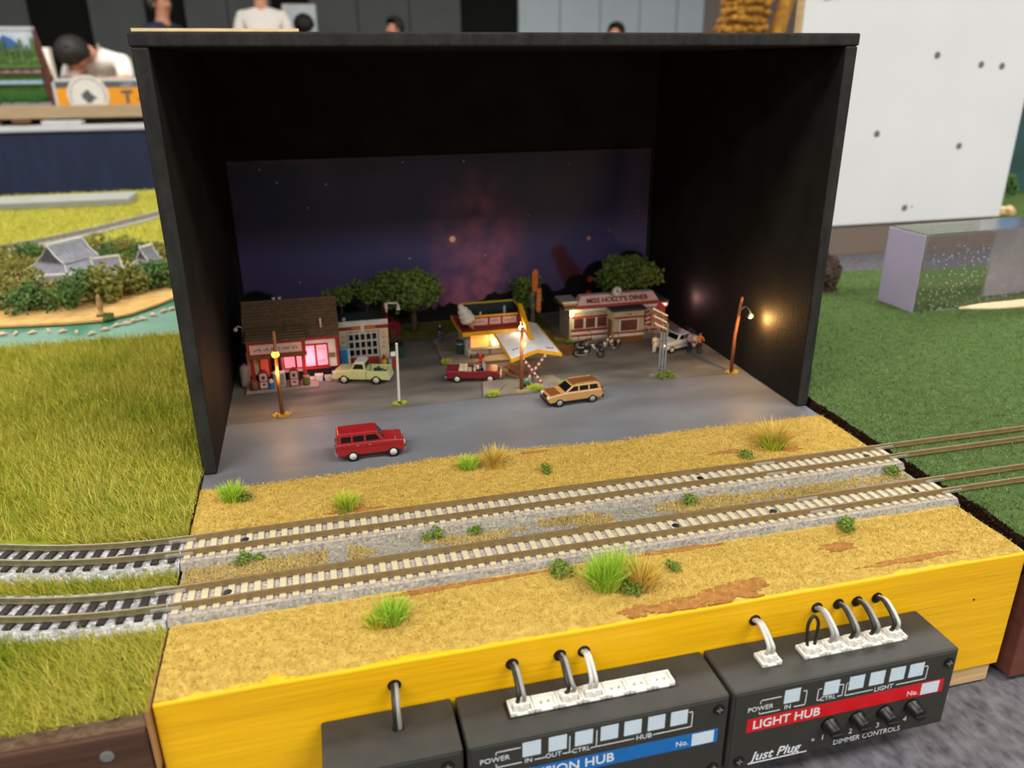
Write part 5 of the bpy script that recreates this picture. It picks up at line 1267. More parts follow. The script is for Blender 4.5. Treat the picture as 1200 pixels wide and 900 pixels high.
person('miniature_figure', 'seated miniature driver in the maroon convertible', 'figure', (144.2, 226.4, 1.8), R(76), MINI*.9, 'cloth_white', 'cloth_dark', 'hair_black', SIT)
person('miniature_figure', 'seated miniature passenger beside the convertible driver', 'figure', (145.2, 231.0, 1.8), R(76), MINI*.9, 'cloth_orange', 'cloth_dark', 'hair_blond', SIT)
person('miniature_figure', 'blond miniature waitress in red standing behind the maroon convertible', 'figure', (149.0, 240.5, .4), R(10), MINI*1.15, 'cloth_red', 'cloth_red', 'hair_blond', {'wrl': (.2,-.3,1.1,.03), 'pal': (.16,-.36,1.12,.034), 'ell': (.26,-.06,1.1,.045)})
# white car near the diner
c = car('white car with dark open top parked by the right wall', (281.0, 248.5, .4), R(196), [(-14.6,2.3),(14.6,2.3),(15.2,3.6),(15.0,6.2),(13.6,7.2),(5.4,7.6),(-6.6,7.6),(-14.2,7.4),(-15.2,5)],
    [(-8.4,7.4),(5.6,7.4),(2.4,10.9),(1.2,11.3),(-5.0,11.3),(-6.2,10.9)], 12.0, 'paint_white', 'm_glass', [[(-6.4,8.0),(-1.6,8.0),(-1.6,10.5),(-5.4,10.5)], [(-.8,8.0),(3.8,8.0),(1.8,10.5),(-.8,10.5)]], (-9, 9.4), 2.3, roofm='m_black')
bits(c, 'm_steel', 'bumper', (14.8,15.9,-5.8,5.8,2.6,3.8), (-15.9,-14.9,-5.8,5.8,2.6,3.8)); bits(c, 'glow_bulb', 'headlight', (14.7,15.3,-5.3,-4.1,5.0,6.2), (14.7,15.3,4.1,5.3,5.0,6.2)); bits(c, 'm_black', 'side_stripe', (-12,12,-6.12,-5.95,4.6,5.0), (-12,12,5.95,6.12,4.6,5.0))
mb = MB(); mb.hexa([(-14.2,-4.8,7.5),(-13.8,-4.8,7.3),(-13.8,4.8,7.3),(-14.2,4.8,7.5),(-9.6,-4.8,12.8),(-9.2,-4.8,12.5),(-9.2,4.8,12.5),(-9.6,4.8,12.8)]); mb.build('boot_lid', M['m_black'], c)
person('miniature_figure', 'miniature figure in pink shirt behind the white car', 'figure', (284.2, 237.6, .4), R(-60), MINI*1.3, 'cloth_pink', 'cloth_dark', 'hair_black')
person('miniature_figure', 'miniature figure in orange vest nearest the right wall', 'figure', (289.4, 234.0, .4), R(-30), MINI*1.3, 'cloth_orange', 'cloth_dark', 'hair_grey', {'wrl': (.3,-.25,1.2,.03), 'pal': (.3,-.32,1.24,.034), 'ell': (.3,-.05,1.15,.045)})
person('miniature_figure', 'miniature figure in pale clothes left of the white car', 'figure', (262.6, 243, .4), R(20), MINI*1.15, 'cloth_white', 'cloth_white', 'hair_grey')
person('miniature_figure', 'miniature figure in blue at left edge of the patio', 'figure', (133.6, 295.6, 1.65), R(30), MINI*1.2, 'cloth_navy', 'cloth_blue', 'hair_grey', sleeves=True)
# choppers
def chopper(label, loc, rz, tank):
    t = thing('motorcycle', label, 'motorcycle', loc, rz, 'choppers parked outside the diner'); t.scale = (1.15,)*3
    for x, r0 in ((-5.2, 2.0), (7.6, 1.7)):
        w = MB().torus((x, 0, r0+.45), r0, .5, (0,1,0), 16, 6).build('wheel', M['m_rubber'], t, True)
        mb = MB()
        for k in range(5):
            a = k*math.pi/5; mb.tube([(x-r0*math.cos(a),0,r0+.45-r0*math.sin(a)), (x+r0*math.cos(a),0,r0+.45+r0*math.sin(a))], .12, 4)
        mb.cone((x,-.5,r0+.45),(x,.5,r0+.45),.5,.5,8); mb.build('spokes', M['m_steel'], w)
    for s in (-.6, .6): MB().tube([(7.6,s,2.15),(2.4,s,7.6)], .36, 6).build('fork', M['m_steel'], t, True)
    mb = MB(); mb.tube([(-5.2,0,2.4),(-2,0,4.2),(2.4,0,6.6)], .35, 6); mb.tube([(-5.2,0,2.4),(0,0,1.6),(1.6,0,3.2),(2.4,0,6.4)], .35, 6); mb.build('frame', M['m_black'], t)
    mb = MB(); mb.lathe([(.9,-1),(1.3,0),(.9,1)], 10, (-.2,0,2.8), (0,1,0)); mb.box(-1.2,1.0,-.7,.7,1.6,4.0); mb.build('engine', M['m_steel'], t, bevel=.2)
    MB().sphere((.6,0,5.6), 1.3, 10, 6, (1.5,.75,.75)).build('tank', M[tank], t, True); MB().sphere((-2.6,0,4.8), 1.3, 10, 6, (1.5,.85,.45)).build('seat', M['m_black'], t, True)
    MB().sphere((-5.2,0,4.3), 1.4, 10, 6, (1.2,.5,.5)).build('rear_mudguard', M[tank], t, True)
    MB().tube(smooth_path([(.6,-2.4,9.4),(1.8,-2.0,9.6),(2.4,-.6,8.4),(2.4,.6,8.4),(1.8,2.0,9.6),(.6,2.4,9.4)]), .25, 5).build('handlebar', M['m_steel'], t, True)
    MB().sphere((3.4,0,7.0), .7, 8, 5).build('headlamp', M['headlight'], t, True)
    for s in (-1, 1): MB().tube([(0,s*.9,1.6),(-3,s*1.1,1.3),(-6.6,s*1.1,1.6)], .35, 6).build('exhaust', M['m_steel'], t, True)
    MB().tube([(-4,0,4.4),(-5.6,0,8)], .25, 5).build('sissy_bar', M['m_steel'], t)
chopper('black chopper with long chrome fork parked nearest the ice cream canopy', (218.6, 247.5, .4), R(-18), 'm_black')
chopper('dark red chopper parked behind the nearest black chopper', (224.2, 262.5, .4), R(-10), 'm_darkred')
chopper('pale chopper parked in front of the diner entrance', (238.5, 255.8, .4), R(205), 'm_cream')

# ================================================================== TEMPLE LAYOUT BEHIND LEFT MODULE
M['river'] = mat('river', '#347a5c', .45, col2='#27684c', scale=30, stretch=(.5,2,1), bump=.25, bscale=120, spec=.5)
M['sand'] = mat('sand', '#d8b072', .95, col2='#c49a5a', scale=120, bump=.4, spec=.1)
M['tile_grey'] = mat('tile_grey', '#85868d', .7, col2='#72737b', scale=200)
M['tile_dark'] = mat('tile_dark', '#4a4c52', .7, var=.1)
M['plaster'] = mat('plaster', '#d9c6a0', .8, var=.1)
M['lot'] = mat('lot', '#8d9088', .8, var=.08, scale=30)
M['far_track'] = mat('far_track', '#6d6358', .8, col2='#8f8675', scale=200)
tl = thing('temple_layout', 'layout board with yellow-green field, curved river bank and far curved track', 'model base', (0, 0, -62))
boxpart('baseboard', M['brown_wood'], tl, -760, -2, 366, 1130, 1, 58)
boxpart('field', M['field'], tl, -760, -2, 366, 1130, 58, 61.6)
bank = [(-760,425),(-300,423),(-200,418),(-165,416),(-120,411),(-96,412),(-78,424),(-62,446),(-50,470),(-30,500),(-4,530)]
mb = MB(); mb.prism_xy([(-760,366.2),(-4,366.2)] + bank[::-1], 61.5, 61.9); mb.build('river', M['river'], tl)
mb = MB(); mb.prism_xy(bank + [(-4,560),(-60,590),(-200,640),(-400,660),(-760,660)], 61.5, 64.5); mb.build('sand_bank', M['sand'], tl, bevel=.8)
mb = MB(); mb.prism_xy([(x, y-1.6) for x, y in bank] + [(x, y+.4) for x, y in bank[::-1]], 61.6, 62.6); mb.build('bank_edge', M['m_darkgreen'], tl)
# far curved track with two pale ballast edges
cur = [(-760,540),(-520,640),(-380,690),(-254,722),(-200,770),(-160,830),(-120,905),(-60,985),(-6,1040)]
cur = [(-560,560),(-430,630),(-330,675),(-254,716),(-200,770),(-150,850),(-100,940),(-50,1010)]
path = [(p[0], p[1]) for p in smooth_path([(x, y, 0) for x, y in cur])]
sweep_rect(path, 34, 61.6, 63.2).build('far_ballast', M['lot'], tl)
for s in (-5, 5): sweep_rect(path, 2.2, 63.2, 65.2, s).build('far_rail', M['far_track'], tl)
sweep_rect(path, 19, 63.1, 63.5).build('far_sleepers', M['far_track'], tl)
rg2 = np.random.default_rng(21); n = 30000
xx = rg2.uniform(-500, -4, n); yy = rg2.uniform(560, 1125, n)
pa = np.array(path); dm = np.min((xx[:, None]-pa[None, ::3, 0])**2 + (yy[:, None]-pa[None, ::3, 1])**2, 1)
kp = (dm > 24**2) & (yy > 640 - .25*(xx+200))
fibres('field_blade', M['field_blade'], tl, np.stack([xx, yy, np.full(n, 61.6)], 1)[kp], 3, 6, 1.0, (.1, .8), rg2)
tag(MB().box(-520, -178, 985, 1052, 0, 9).build('station_platform', M['lot'], None, bevel=1, loc=(0, 0, -.4)), 'long pale grey platform slab at back of the field', 'platform')
def temple(name, label, loc, w, d, h, rh, rz, double=False):
    t = thing(name, label, 'model temple', loc, rz)
    boxpart('walls', M['plaster'], t, -w/2, w/2, -d/2, d/2, 0, h)
    for x in (-w/2+1, -w/6, w/6, w/2-1): boxpart('column', M['m_barrel'], t, x-.7, x+.7, -d/2-.8, -d/2+.4, 0, h)
    ew, ed = w/2+w*.16, d/2+d*.2
    def hip(z0, z1, a, b, c_, d_, nm):
        # curved hip: two rings
        mid = .42; mb = MB(); ring = lambda hx_, hy_, z: [(-hx_,-hy_,z),(hx_,-hy_,z),(hx_,hy_,z),(-hx_,hy_,z)]
        vs = ring(a, b, z0) + ring(a*.99, b*.99, z0+.9) + ring(a+(c_-a)*.5, b+(d_-b)*.5, z0+(z1-z0)*mid) + ring(c_, d_, z1)
        fs = [(3,2,1,0)] + [(k*4+i, k*4+(i+1)%4, (k+1)*4+(i+1)%4, (k+1)*4+i) for k in range(3) for i in range(4)] + [(12,13,14,15)]
        mb.add(vs, fs); return mb.build(nm, M['tile_grey'], t)
    hip(h, h+rh*.45, ew, ed, w*.36, d*.3, 'lower_roof')
    # upper gable (ridge along x) with pale ridge lines
    gz = h+rh*.42; gx, gy = w*.4, d*.36
    mb = MB(); mb.prism_yz([(-gy,gz),(gy,gz),(gy*.45,gz+rh*.24),(0,gz+rh*.58),(-gy*.45,gz+rh*.24)], -gx, gx); mb.build('upper_roof', M['tile_grey'], t)
    mb = MB(); mb.prism_yz([(-gy*.7,gz+.8),(gy*.7,gz+.8),(0,gz+rh*.5)], -gx-.3, gx+.3); mb.build('gable_face', M['tile_dark'], t)
    boxpart('ridge', M['m_white'], t, -gx-1, gx+1, -.8, .8, gz+rh*.55, gz+rh*.55+1.8)
    for x in (-gx-.6, gx+.6):
        mb = MB(); mb.tube([(x,-gy,gz+.4),(x,-gy*.45,gz+rh*.26),(x,0,gz+rh*.6),(x,gy*.45,gz+rh*.26),(x,gy,gz+.4)], .55, 5); mb.build('bargeboard', M['m_white'], t)
    for a in (-1, 1):
        for b_ in (-1, 1): MB().tube([(a*ew,b_*ed,h+1.2),(a*(ew+w*.36)/2,b_*(ed+d*.3)/2,h+rh*.24),(a*w*.36,b_*d*.3,h+rh*.45)], .45, 5).build('hip_ridge', M['m_white'], t)
    MB().lathe([(1,0),(.8,1.5),(.2,4)], 8, (-gx-.6,0,gz+rh*.55)).build('finial', M['m_white'], t)
    n = 9
    for k in range(n):
        x = -gx + 2*gx*(k+.5)/n
        mb = MB(); mb.tube([(x,-gy*1.0,gz+.1),(x,-gy*.45,gz+rh*.245),(x,0,gz+rh*.58)], .3, 4); mb.build('tile_rib', M['tile_grey'], t)
    return t
temple('temple_hall', 'large miniature temple hall with grey tiled hip-and-gable roof', (-147, 548, 2), 44, 42, 8, 25, R(56))
temple('temple_wing', 'smaller grey-roofed temple wing right of the main hall', (-116, 540, 2), 26, 18, 6, 13, R(20))
temple('temple_gate', 'low grey-roofed temple gate in front of the main hall', (-143, 492, 2), 34, 14, 5.5, 11, R(-4))
temple('temple_pavilion', 'small temple pavilion among trees near the black box', (-86, 560, 2), 18, 16, 6, 17, R(60))
TL = [(-220,615,9.5,'o','rear olive tree at left edge of temple grove'),(-208,631,8.5,'g','rear green tree left behind the temple hall'),(-180,478,13,'o','large olive tree at left front of temple grove'),(-193,590,8.5,'o','olive tree beside left eave of temple hall'),
 (-190,626,8,'g','green tree peeping behind left temple roof'),(-166,508,9.5,'o','olive tree against left temple roof slope'),(-155,450,10.5,'g','dark green tree nearest the river at left'),(-144,470,11,'o','olive tree right of the dark green riverside tree'),
 (-123,455,11,'g','bright green tree at centre of the river front'),(-125,505,10,'g','green tree below the temple wing'),(-148,640,10,'o','olive tree behind the temple ridge'),(-157,650,7,'o','small olive tree behind temple roof peak'),
 (-123,588,10,'g','green tree between temple wing and pavilion'),(-121,640,8.5,'o','olive tree at rear right of grove'),(-105,622,8,'g','small green tree at rear right of grove'),(-93,619,8.5,'g','green tree behind the pavilion'),(-80,598,9,'o','olive tree right behind the pavilion'),
 (-101,466,14,'o','biggest olive tree beside the stone figure'),(-90,487,11,'o','olive tree right of biggest olive tree'),(-74,497,12.5,'g','big green tree near black box edge'),(-62,500,10.5,'g','dark green tree partly hidden by the black box'),(-206,566,10,'o','olive tree at far left of temple grove'),(-110,490,10,'g','dark green tree behind biggest olive tree'),(-196,520,10,'o','olive tree between left trees and temple eave')]
for k, (x, y, r_, kd, lb) in enumerate(TL):
    tree('grove_tree', lb, (x, y, 2), r_*1.95, r_*1.22, 'leaf_olive' if kd == 'o' else 'leaf_dark', 100+k, 'trees of the temple grove', n=460, leaf=r_*.15, squash=.95, trunk=.2)
t = thing('stone_figure', 'tan stone figure standing on the river bank', 'statue', (-98, 421, 2.2))
MB().lathe([(2.6,0),(2.6,2.5),(1.6,3),(2.0,6),(2.4,9),(1.6,11.5),(1.3,12.4),(1.6,14),(1.2,15.6),(.3,16.4)], 10).build('figure', M['m_tan'], t, True); boxpart('pedestal', M['m_barrel'], t, -3, 3, -3, 3, -.3, 1.6, bevel=.3)
bush('dark green shrub at foot of the tan stone figure', (-94, 416, 1.0), 4.5, 'leaf_dark', 150, squash=.4)
bm = {}
ORD = ['leftmost'] + [w + ' from left' for w in ('second', 'third', 'fourth', 'fifth', 'sixth', 'seventh', 'eighth', 'ninth', 'tenth', 'eleventh', 'twelfth', 'thirteenth', 'fourteenth')] + ['rightmost']
for k, (x, y) in enumerate([(-157,398),(-149,398),(-138,397),(-128,398),(-118,394),(-108,389),(-97,383),(-90,391),(-84,399),(-78,402),(-74,407),(-68.6,411),(-62.4,420),(-56.3,428),(-51,433)]):
    t = thing('river_boat', 'pale pink river boat, ' + ORD[k] + ' in the line along the green river', 'model boat', (x, y, -.1), random.uniform(-.8, .8) + (1.2 if k < 8 else .3), 'boats on the river')
    if not bm:
        mb = MB(); prof = [(-3.2,.1),(-2.2,.9),(0,1.25),(2.2,.9),(3.4,.1)]
        vs = []
        for xx_, w_ in prof: vs += [(xx_,-w_*.6,0),(xx_,w_*.6,0),(xx_,w_,1.1),(xx_,-w_,1.1)]
        fs = [(i*4+q, i*4+(q+1)%4, (i+1)*4+(q+1)%4, (i+1)*4+q)[::-1] for i in range(4) for q in range(4)] + [(0,1,2,3),(19,18,17,16)]
        mb.add(vs, fs); bm['hull'] = mb.mesh('hull', mat('boat', '#e8b096', .6, col2='#e8c8a8', scale=200))
        mb = MB(); mb.prism_yz([(-.9,1.0),(.9,1.0),(.7,2.0),(0,2.4),(-.7,2.0)], -1.4, 1.2); bm['canopy'] = mb.mesh('canopy', mat('boat_roof', '#f0c8b0', .6))
    place(bm['hull'], 'hull', t); place(bm['canopy'], 'canopy', t)

# ================================================================== RIGHT SIDE: ACRYLIC BLOCK, ROCK, WHITE BOARD
def block_material():
    m = bpy.data.materials.new('clear_resin'); m.use_nodes = True
    nt = m.node_tree; N = nt.nodes; L = nt.links; b = N['Principled BSDF']
    b.inputs['Base Color'].default_value = (.86, .80, .90, 1); b.inputs['Transmission Weight'].default_value = 1.0; b.inputs['IOR'].default_value = 1.38
    tc = N.new('ShaderNodeTexCoord'); n = N.new('ShaderNodeTexNoise'); n.inputs['Scale'].default_value = 55; n.inputs['Detail'].default_value = 6
    L.new(tc.outputs['Object'], n.inputs['Vector'])
    r = N.new('ShaderNodeMapRange'); r.inputs['From Min'].default_value = .35; r.inputs['From Max'].default_value = .7; r.inputs['To Min'].default_value = .03; r.inputs['To Max'].default_value = .16
    L.new(n.outputs['Fac'], r.inputs['Value']); L.new(r.outputs[0], b.inputs['Roughness'])
    n2 = N.new('ShaderNodeTexNoise'); n2.inputs['Scale'].default_value = 700; L.new(tc.outputs['Object'], n2.inputs['Vector'])
    bp = N.new('ShaderNodeBump'); bp.inputs['Strength'].default_value = .1; bp.inputs['Distance'].default_value = .0004
    L.new(n2.outputs['Fac'], bp.inputs['Height']); L.new(bp.outputs[0], b.inputs['Normal'])
    return m
M['resin'] = block_material()
M['lilac'] = mat('lilac_reflection', '#c9bcd8', .35, var=.08, scale=40, trans=.35)  # pale purple internal reflection put into the end film's colour
bk = thing('acrylic_block', 'clear lavender acrylic block standing on the green turf', 'acrylic block', (476, 269, 2), R(2))
MB().box(.6, 190, 0, 38, 0, 57.4).build('block', M['resin'], bk, bevel=1.4, seg=3)
boxpart('reflection_end', M['lilac'], bk, 0, .9, .8, 37.2, .4, 56.8, bevel=.3); boxpart('frosted_back', mat('pale_film', '#c4bfba', .4, var=.1, scale=60, trans=.3), bk, 84, 189, 37.7, 38.4, .4, 56, bevel=.3)
gb = random.Random(3); mb = MB()
M['bubble'] = mat('bubble', '#eef0f4', .2, var=.02)
for k in range(420): mb.sphere((gb.uniform(3, 120), -.15, gb.uniform(1, 50)), gb.uniform(.15, .45), 5, 3, (1, .4, 1))
tag(mb.build('frost_speck', M['bubble'], bk), kind='stuff')
mb = MB(); poly = [(38, 2), (52, -3), (66, -6), (90, -7), (120, -2), (120, 8), (60, 6)]
mb.prism_xy(poly, 1.6, 3.6); tag(mb.build('sandy_patch', mat('sandy_patch', '#e6cda4', .9, var=.15, scale=200), None, bevel=.8, loc=(476, 266, 1.0)), 'pale sandy patch on turf in front of acrylic block', 'sand patch')
def lumpy(name, label, cat, loc, r, s, m, seed, amp=.35, fr=.25, n=26):
    mb = MB(); mb.sphere((0,0,0), r, n, n//2, s)
    mb.v = [tuple(Vector(p)*(1 + amp*mnoise.noise(Vector(p)*fr + Vector((seed,0,0))) + .5*amp*mnoise.noise(Vector(p)*fr*2.7))) for p in mb.v]
    return tag(mb.build(name, M[m], None, loc=loc), label, cat)
M['rock'] = mat('rock', '#5a473c', .95, col2='#2e231d', scale=300, bump=1, bscale=500)
lumpy('cork_rock', 'rough dark brown rock on turf beside the black box', 'rock', (451, 345, 15), 15, (.95, .8, 1.15), 'rock', 2, .4, .22, 40)
M['foam_white'] = mat('foam_white', '#dddfde', .7, var=.03, scale=10); M['taupe'] = mat('taupe', '#776a5e', .8, var=.06, scale=10); M['hole'] = mat('hole', '#7d8083', .6, var=.3, scale=300)
wbd = thing('white_board', 'tall white board with grey screw holes behind the acrylic block', 'board', (628, 690, -62))
boxpart('panel', M['foam_white'], wbd, 0, 333, 0, 12, 40, 420, bevel=1); boxpart('base_strip', M['taupe'], wbd, 0, 326, 3, 120, 0, 42, bevel=1); boxpart('side_edge', M['plywood'], wbd, -3, 0, 2, 12, 0, 420)
for x, z in ((189, 242), (255.5, 231), (287, 229), (121, 152), (246, 134), (180, 58.5)):
    o = MB().lathe([(4.2,0),(4.0,.6),(2.4,.7),(2.2,.2)], 16, (x, 0, z), (0,-1,0)).build('screw_hole', M['hole'], wbd); MB().lathe([(1.8,.2),(1.8,.8)], 8, (x, 0, z), (0,-1,0)).build('plug', M['m_steel'], o)
MB().lathe([(1.2,0),(1.2,.3)], 8, (191, 0, 59.5), (0,-1,0)).build('pin_hole', M['hole'], wbd)
mb = MB(); mb.hexa([(22,-1,300),(60,-5,312),(62,-1,315),(24,.2,303),(30,-1,303),(58,-7,318),(60,-3,320),(32,.2,306)]); mb.build('peeling_corner', M['foam_white'], wbd)
# next layout with painted sky beyond the board
nx = thing('mountain_layout', 'layout with blue sky backdrop and forest at the right frame edge', 'model base', (963, 720, -62))
boxpart('baseboard', M['taupe'], nx, 0, 400, 0, 330, 1, 27); boxpart('ground', M['turf'], nx, 0, 400, 0, 330, 27, 30); M['sky_blue'] = mat('sky_blue', '#3f8fd6', .6, col2='#8fc0e6', scale=4, stretch=(1,1,2.5))
boxpart('sky_board', M['sky_blue'], nx, 0, 400, 318, 330, 30, 520); mb = MB(); mb.prism_xz([(0,30),(400,30),(400,200),(300,170),(200,180),(100,150),(0,140)], 210, 300); mb.build('painted_hill', mat('hill', '#3a5a5e', .8, col2='#2f4a44', scale=20), nx)
for k, (x, y, h_, r_, m_, lb) in enumerate(((34, 100, 74, 24, 'leaf_dark', 'dark forest tree beyond the white board edge'), (72, 62, 56, 20, 'leaf_green', 'green forest tree lower beyond the white board'), (22, 46, 36, 13, 'leaf_olive', 'olive bush-like tree beyond the white board corner'), (96, 150, 92, 28, 'leaf_dark', 'tall dark tree at right frame edge'))):
    tree('forest_tree', lb, (963+x, 720+y, -32), h_, r_, m_, 200+k, n=500, leaf=r_*.15)
M['boulder'] = mat('boulder', '#d9c7a0', .9, col2='#b8935c', scale=60, bump=.6)
for k, (x, y, r_, lb) in enumerate(((16, 24, 13, 'pale boulder beside white board corner'), (40, 30, 15, 'tan boulder right of pale boulder'), (62, 22, 12, 'ochre boulder at right frame edge'))): lumpy('boulder', lb, 'boulder', (963+x, 720+y, -26), r_, (1.1,.9,.7), 'boulder', k+5, .4, .08)

# ================================================================== BACKGROUND: TABLE WITH NAVY CLOTH, SIGN AND VISITORS
M['navy_cloth'] = mat('navy_cloth', '#18223c', .85, col2='#121a30', scale=6, stretch=(4,1,.7), bump=.25, bscale=12)
M['beech'] = mat('beech', '#b39a78', .6, var=.12, scale=10, stretch=(1,1,8)); M['paper'] = mat('paper', '#cfd0d0', .6, var=.1, scale=10)
nt_ = thing('club_table', 'long table with navy cloth and white top in the background', 'table', (-1100, 2850, -800))
boxpart('table_top', M['paper'], nt_, -900, 1700, -20, 800, 780, 797, bevel=3)
mb = MB(); n = 80; vs = []
for z in (20, 785):
    for i in range(n+1):
        x = -900+2600*i/n; vs.append((x, -14 - (10*math.sin(i*.9)+6*math.sin(i*2.3))*(1-(z/785))*.9, z))
mb.add(vs, [(i, i+1, n+1+i+1, n+1+i) for i in range(n)]); o = mb.build('navy_skirt', M['navy_cloth'], nt_, True); so = o.modifiers.new('thickness', 'SOLIDIFY'); so.thickness = .002
for x in (-850, 1650): boxpart('leg', M['m_steel'], nt_, x-15, x+15, 700, 730, 0, 780)
ly = thing('club_layout', 'beech-edged layout board standing on the navy table', 'model base', (-1100, 2860, -3))
boxpart('board', M['beech'], ly, -500, 1300, 20, 500, 24, 46, bevel=2); boxpart('front_rail', M['beech'], ly, -500, 1300, 14, 30, 22, 62, bevel=2); boxpart('brown_edge', M['m_barrel'], ly, 235, 290, 15, 30, 8, 30)
for x in (-300, 150, 320, 800, 1200): boxpart('support', M['beech'], ly, x, x+40, 30, 480, 0, 24)
tag(MB().box(0, 120, -6, 60, 0, 14).build('paper_stack', M['paper'], None, bevel=2, loc=(-770, 2845, -2)), 'pale stack of papers under the layout board edge', 'papers')
bn = thing('club_banner', 'orange and grey club banner with round white emblem', 'sign', (-722, 2905, 44))
boxpart('grey_strip', M['hall_grey'], bn, 0, 620, 0, 8, 68, 88); boxpart('frame_top', M['paper'], bn, -8, 625, -1, 9, 88, 98); boxpart('frame_side', M['paper'], bn, -8, 0, -1, 9, 0, 98)
M['banner'] = mat('banner', '#f0a020', .6, var=.04, scale=5); boxpart('orange_field', M['banner'], bn, 0, 620, 0, 8, 0, 68)
em = MB().lathe([(64,0),(64,3)], 40, (96, 0, 44), (0,-1,0)).build('emblem', mat('emblem_white', '#e9e4d8', .6), bn)
mb = MB(); mb.prism_xz([(74,46),(82,52),(88,58),(98,64),(102,56),(112,44),(124,36),(112,32),(104,22),(92,20),(86,30),(76,34),(80,40)], -4.2, -2.8); mb.build('crest', M['hall_grey'], em)
mb = MB()
for k in range(26):
    a = R(200 - k*220/25); mb.box(96+54*math.cos(a)-2, 96+54*math.cos(a)+2, -3.8, -2.8, 44+54*math.sin(a)-3, 44+54*math.sin(a)+3)
mb.build('arc_lettering', M['m_grey'], em)
text('T -', 56, M['hall_grey'], bn, (200, -1, 36), align='LEFT', bold=.03, depth=2, sx=1.0)
scribble(bn, 'paper', 245, -.6, 78, 90, 14, (5,4), 31)
pb = thing('picture_module', 'upright scenic module with forest strip at left frame edge', 'model base', (-1022, 2920, 47))
mb = MB(); mb.hexa([(0,0,0),(262,0,0),(262,20,0),(0,20,0),(0,0,250),(262,0,250),(262,20,250),(0,20,250)]); mb.build('body', M['lot'], pb)
mb = MB(); mb.hexa([(262,-6,-2),(310,-6,-2),(310,20,-2),(262,20,-2),(262,-6,250),(265,-6,250),(265,20,250),(262,20,250)]); mb.build('slanted_edge', M['red_brown_wood'], pb)
M['cloud'] = mat('cloud_sky', '#d9dde0', .7, col2='#a8bccb', scale=14); boxpart('sky_strip', M['cloud'], pb, 0, 262, -3, 0, 175, 248); boxpart('frame_strip', M['paper'], pb, 0, 268, -6, 0, 242, 252)
mb = MB(); mb.prism_xz([(120,180),(150,205),(175,228),(200,215),(225,190)], -5, -3); mb.build('blue_hill', mat('blue_hill', '#3f6aa8', .7), pb)
boxpart('grass_strip', mat('strip_green', '#4d6a2c', 1, var=.2, scale=60, bump=.6), pb, 0, 264, -8, 0, 0, 180)
for z, m_ in ((118, 'm_pink'), (84, 'm_lightblue')):
    s_ = boxpart('model_train', M[m_], pb, 20, 266, -18, -8, z-6, z+6, bevel=1.5)
    for k in range(8): boxpart('carriage_window', M['m_red' if z > 100 else 'm_white'], s_, 30+k*29, 44+k*29, -18.6, -17.8, z-2, z+3)
for k in range(15):
    x = 12+k*17.5; h_ = random.uniform(60, 95); mb = MB()
    for q in range(4): mb.lathe([(17-q*3.4, h_*q*.22), (4, h_*(q*.22+.36))], 9, (x, -14, 128))
    mb.build('pine', M['leaf_dark'], pb)
for k in range(14): mb = MB(); mb.sphere((10+k*19, -16, random.uniform(28, 44)), 17, 8, 5, (1,.6,1.2)); mb.build('hedge', mat('hedge', '#35622a', 1, var=.3, scale=200, bump=1) if k == 0 else bpy.data.materials['hedge'], pb)
boxpart('grey_base', M['lot'], pb, 0, 280, -22, 0, -2, 22)
tag(MB().box(0, 130, 0, 100, 0, 290).build('white_box', M['cloth_white'], None, bevel=2, loc=(-1705, 6300, 18)), 'plain white box next to the bending man', 'box')
# visitors
t = thing('far_table', 'far table the bending visitor leans on', 'table', (-1400, 6300, -800)); boxpart('table_top', M['beech'], t, -900, 900, -150, 250, 790, 815, bevel=3)
for x in (-850, 850): boxpart('leg', M['m_steel'], t, x-20, x+20, 0, 40, 0, 790)
person('person', 'person in white shirt bending over the club layout', 'person', (-1400, 6800, -800), 0, 1.0, 'cloth_white', 'cloth_dark', 'hair_black',
  {'pelvis': (.10,.12,.78,.14), 'spine': (.10,.08,.92,.13), 'chest': (.06,-.06,1.04,.15), 'neck0': (.0,-.15,1.08,.09), 'neck1': (-.03,-.2,1.075,.06), 'head0': (-.05,-.25,1.06,.085), 'head1': (-.06,-.32,1.07,.1), 'head2': (-.06,-.39,1.085,.08), 'nose': (-.06,-.31,.95,.012),
   'shl': (.22,-.12,1.02,.07), 'ell': (.25,-.26,.88,.046), 'wrl': (.10,-.38,.88,.032), 'pal': (.03,-.40,.885,.036), 'shr': (-.12,-.12,1.0,.07), 'elr': (-.14,-.3,.87,.046), 'wrr': (-.02,-.4,.88,.032), 'par': (.04,-.42,.885,.036),
   'hipl': (.19,.12,.74,.09), 'hipr': (.01,.12,.74,.09), 'knl': (.2,.0,.44,.06), 'knr': (.0,.0,.44,.06), 'anl': (.2,.1,.09,.042), 'anr': (.0,.1,.09,.042), 'toel': (.2,-.06,.035,.036), 'toer': (.0,-.06,.035,.036)}, fingers=True)
person('person', 'grey-haired person in navy jacket walking past in background', 'person', (-1040, 8000, -800), R(50), .92, 'cloth_navy', 'cloth_dark', 'hair_grey', sleeves=True)
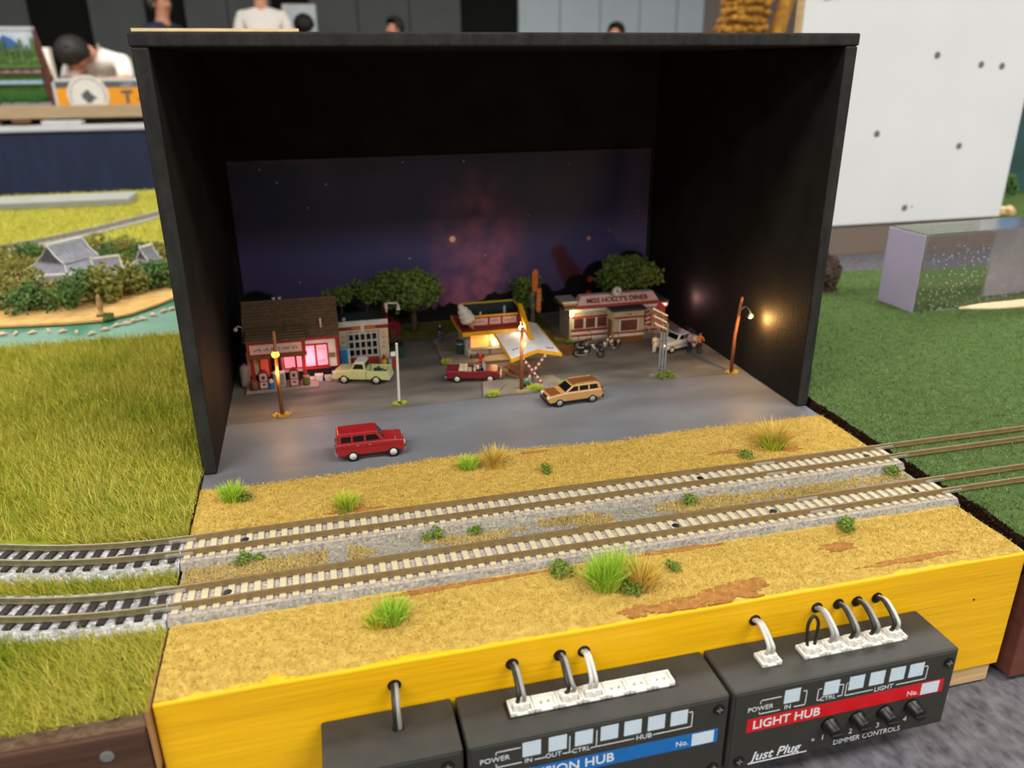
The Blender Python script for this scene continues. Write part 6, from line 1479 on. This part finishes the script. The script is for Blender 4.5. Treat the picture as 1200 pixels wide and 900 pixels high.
person('person', 'person in white shirt seen from behind in background', 'person', (-190, 8000, -800), R(180), 1.0, 'cloth_white', 'cloth_dark', 'hair_black')
person('person', 'dark-haired person low beside the white case in background', 'person', (170, 8300, -800), R(160), .82, 'cloth_dark', 'cloth_dark', 'hair_black')
person('person', 'person in white shirt in profile before grey panels', 'person', (1000, 8000, -800), R(-60), .80, 'cloth_white', 'cloth_dark', 'hair_black')
person('person', 'dark-haired person in front of the white wall panels', 'person', (3210, 8000, -800), R(-50), .78, 'cloth_dark', 'cloth_dark', 'hair_black')
t = thing('display_case', 'white display case behind visitors in the background', 'case', (-20, 8900, -800)); boxpart('case', M['paper'], t, 0, 330, 0, 300, 0, 1560, bevel=6); boxpart('screen', M['hall_white'], t, 20, 310, -8, 0, 1300, 1500)
# ochre sculpture on its own stand beyond the box
sc = thing('ochre_sculpture', 'ochre ribbed sculpture rising behind the black box', 'sculpture', (985, 1500, -800))
boxpart('plinth', M['taupe'], sc, -250, 350, -200, 300, 0, 900, bevel=4); M['ochre'] = mat('ochre', '#c08a2c', .8, col2='#8a5a1c', scale=60, bump=1, bscale=90)
mb = MB(); go = random.Random(9)
for k in range(17):
    rr = 52*(1 - .35*((k-6)/11)**2); cx_ = (k-4)*3.0
    mb.cone((cx_, 0, 896+k*17), (cx_+3, 0, 914+k*17), rr*.86, rr*.86, 14)
    for q in range(20):
        a = 2*math.pi*(q+.5*(k % 2))/20 + go.uniform(-.1, .1); r1 = rr*go.uniform(.82, .98)
        mb.sphere((cx_+r1*math.cos(a), r1*math.sin(a), 904+k*17+go.uniform(-4, 4)), go.uniform(8, 13), 7, 4, (1, 1, .75))
mb.build('ribbed_body', M['ochre'], sc, True)
MB().tube(smooth_path([(58,-40,905),(66,-44,980),(82,-40,1060),(110,-30,1140),(130,-20,1200)]), 16, 10).build('limb', M['ochre'], sc, True)
MB().tube([(-104,-20,900),(-108,-20,970),(-112,-20,1010)], [26, 20, 6], 10).build('tail_tip', M['ochre'], sc, True)
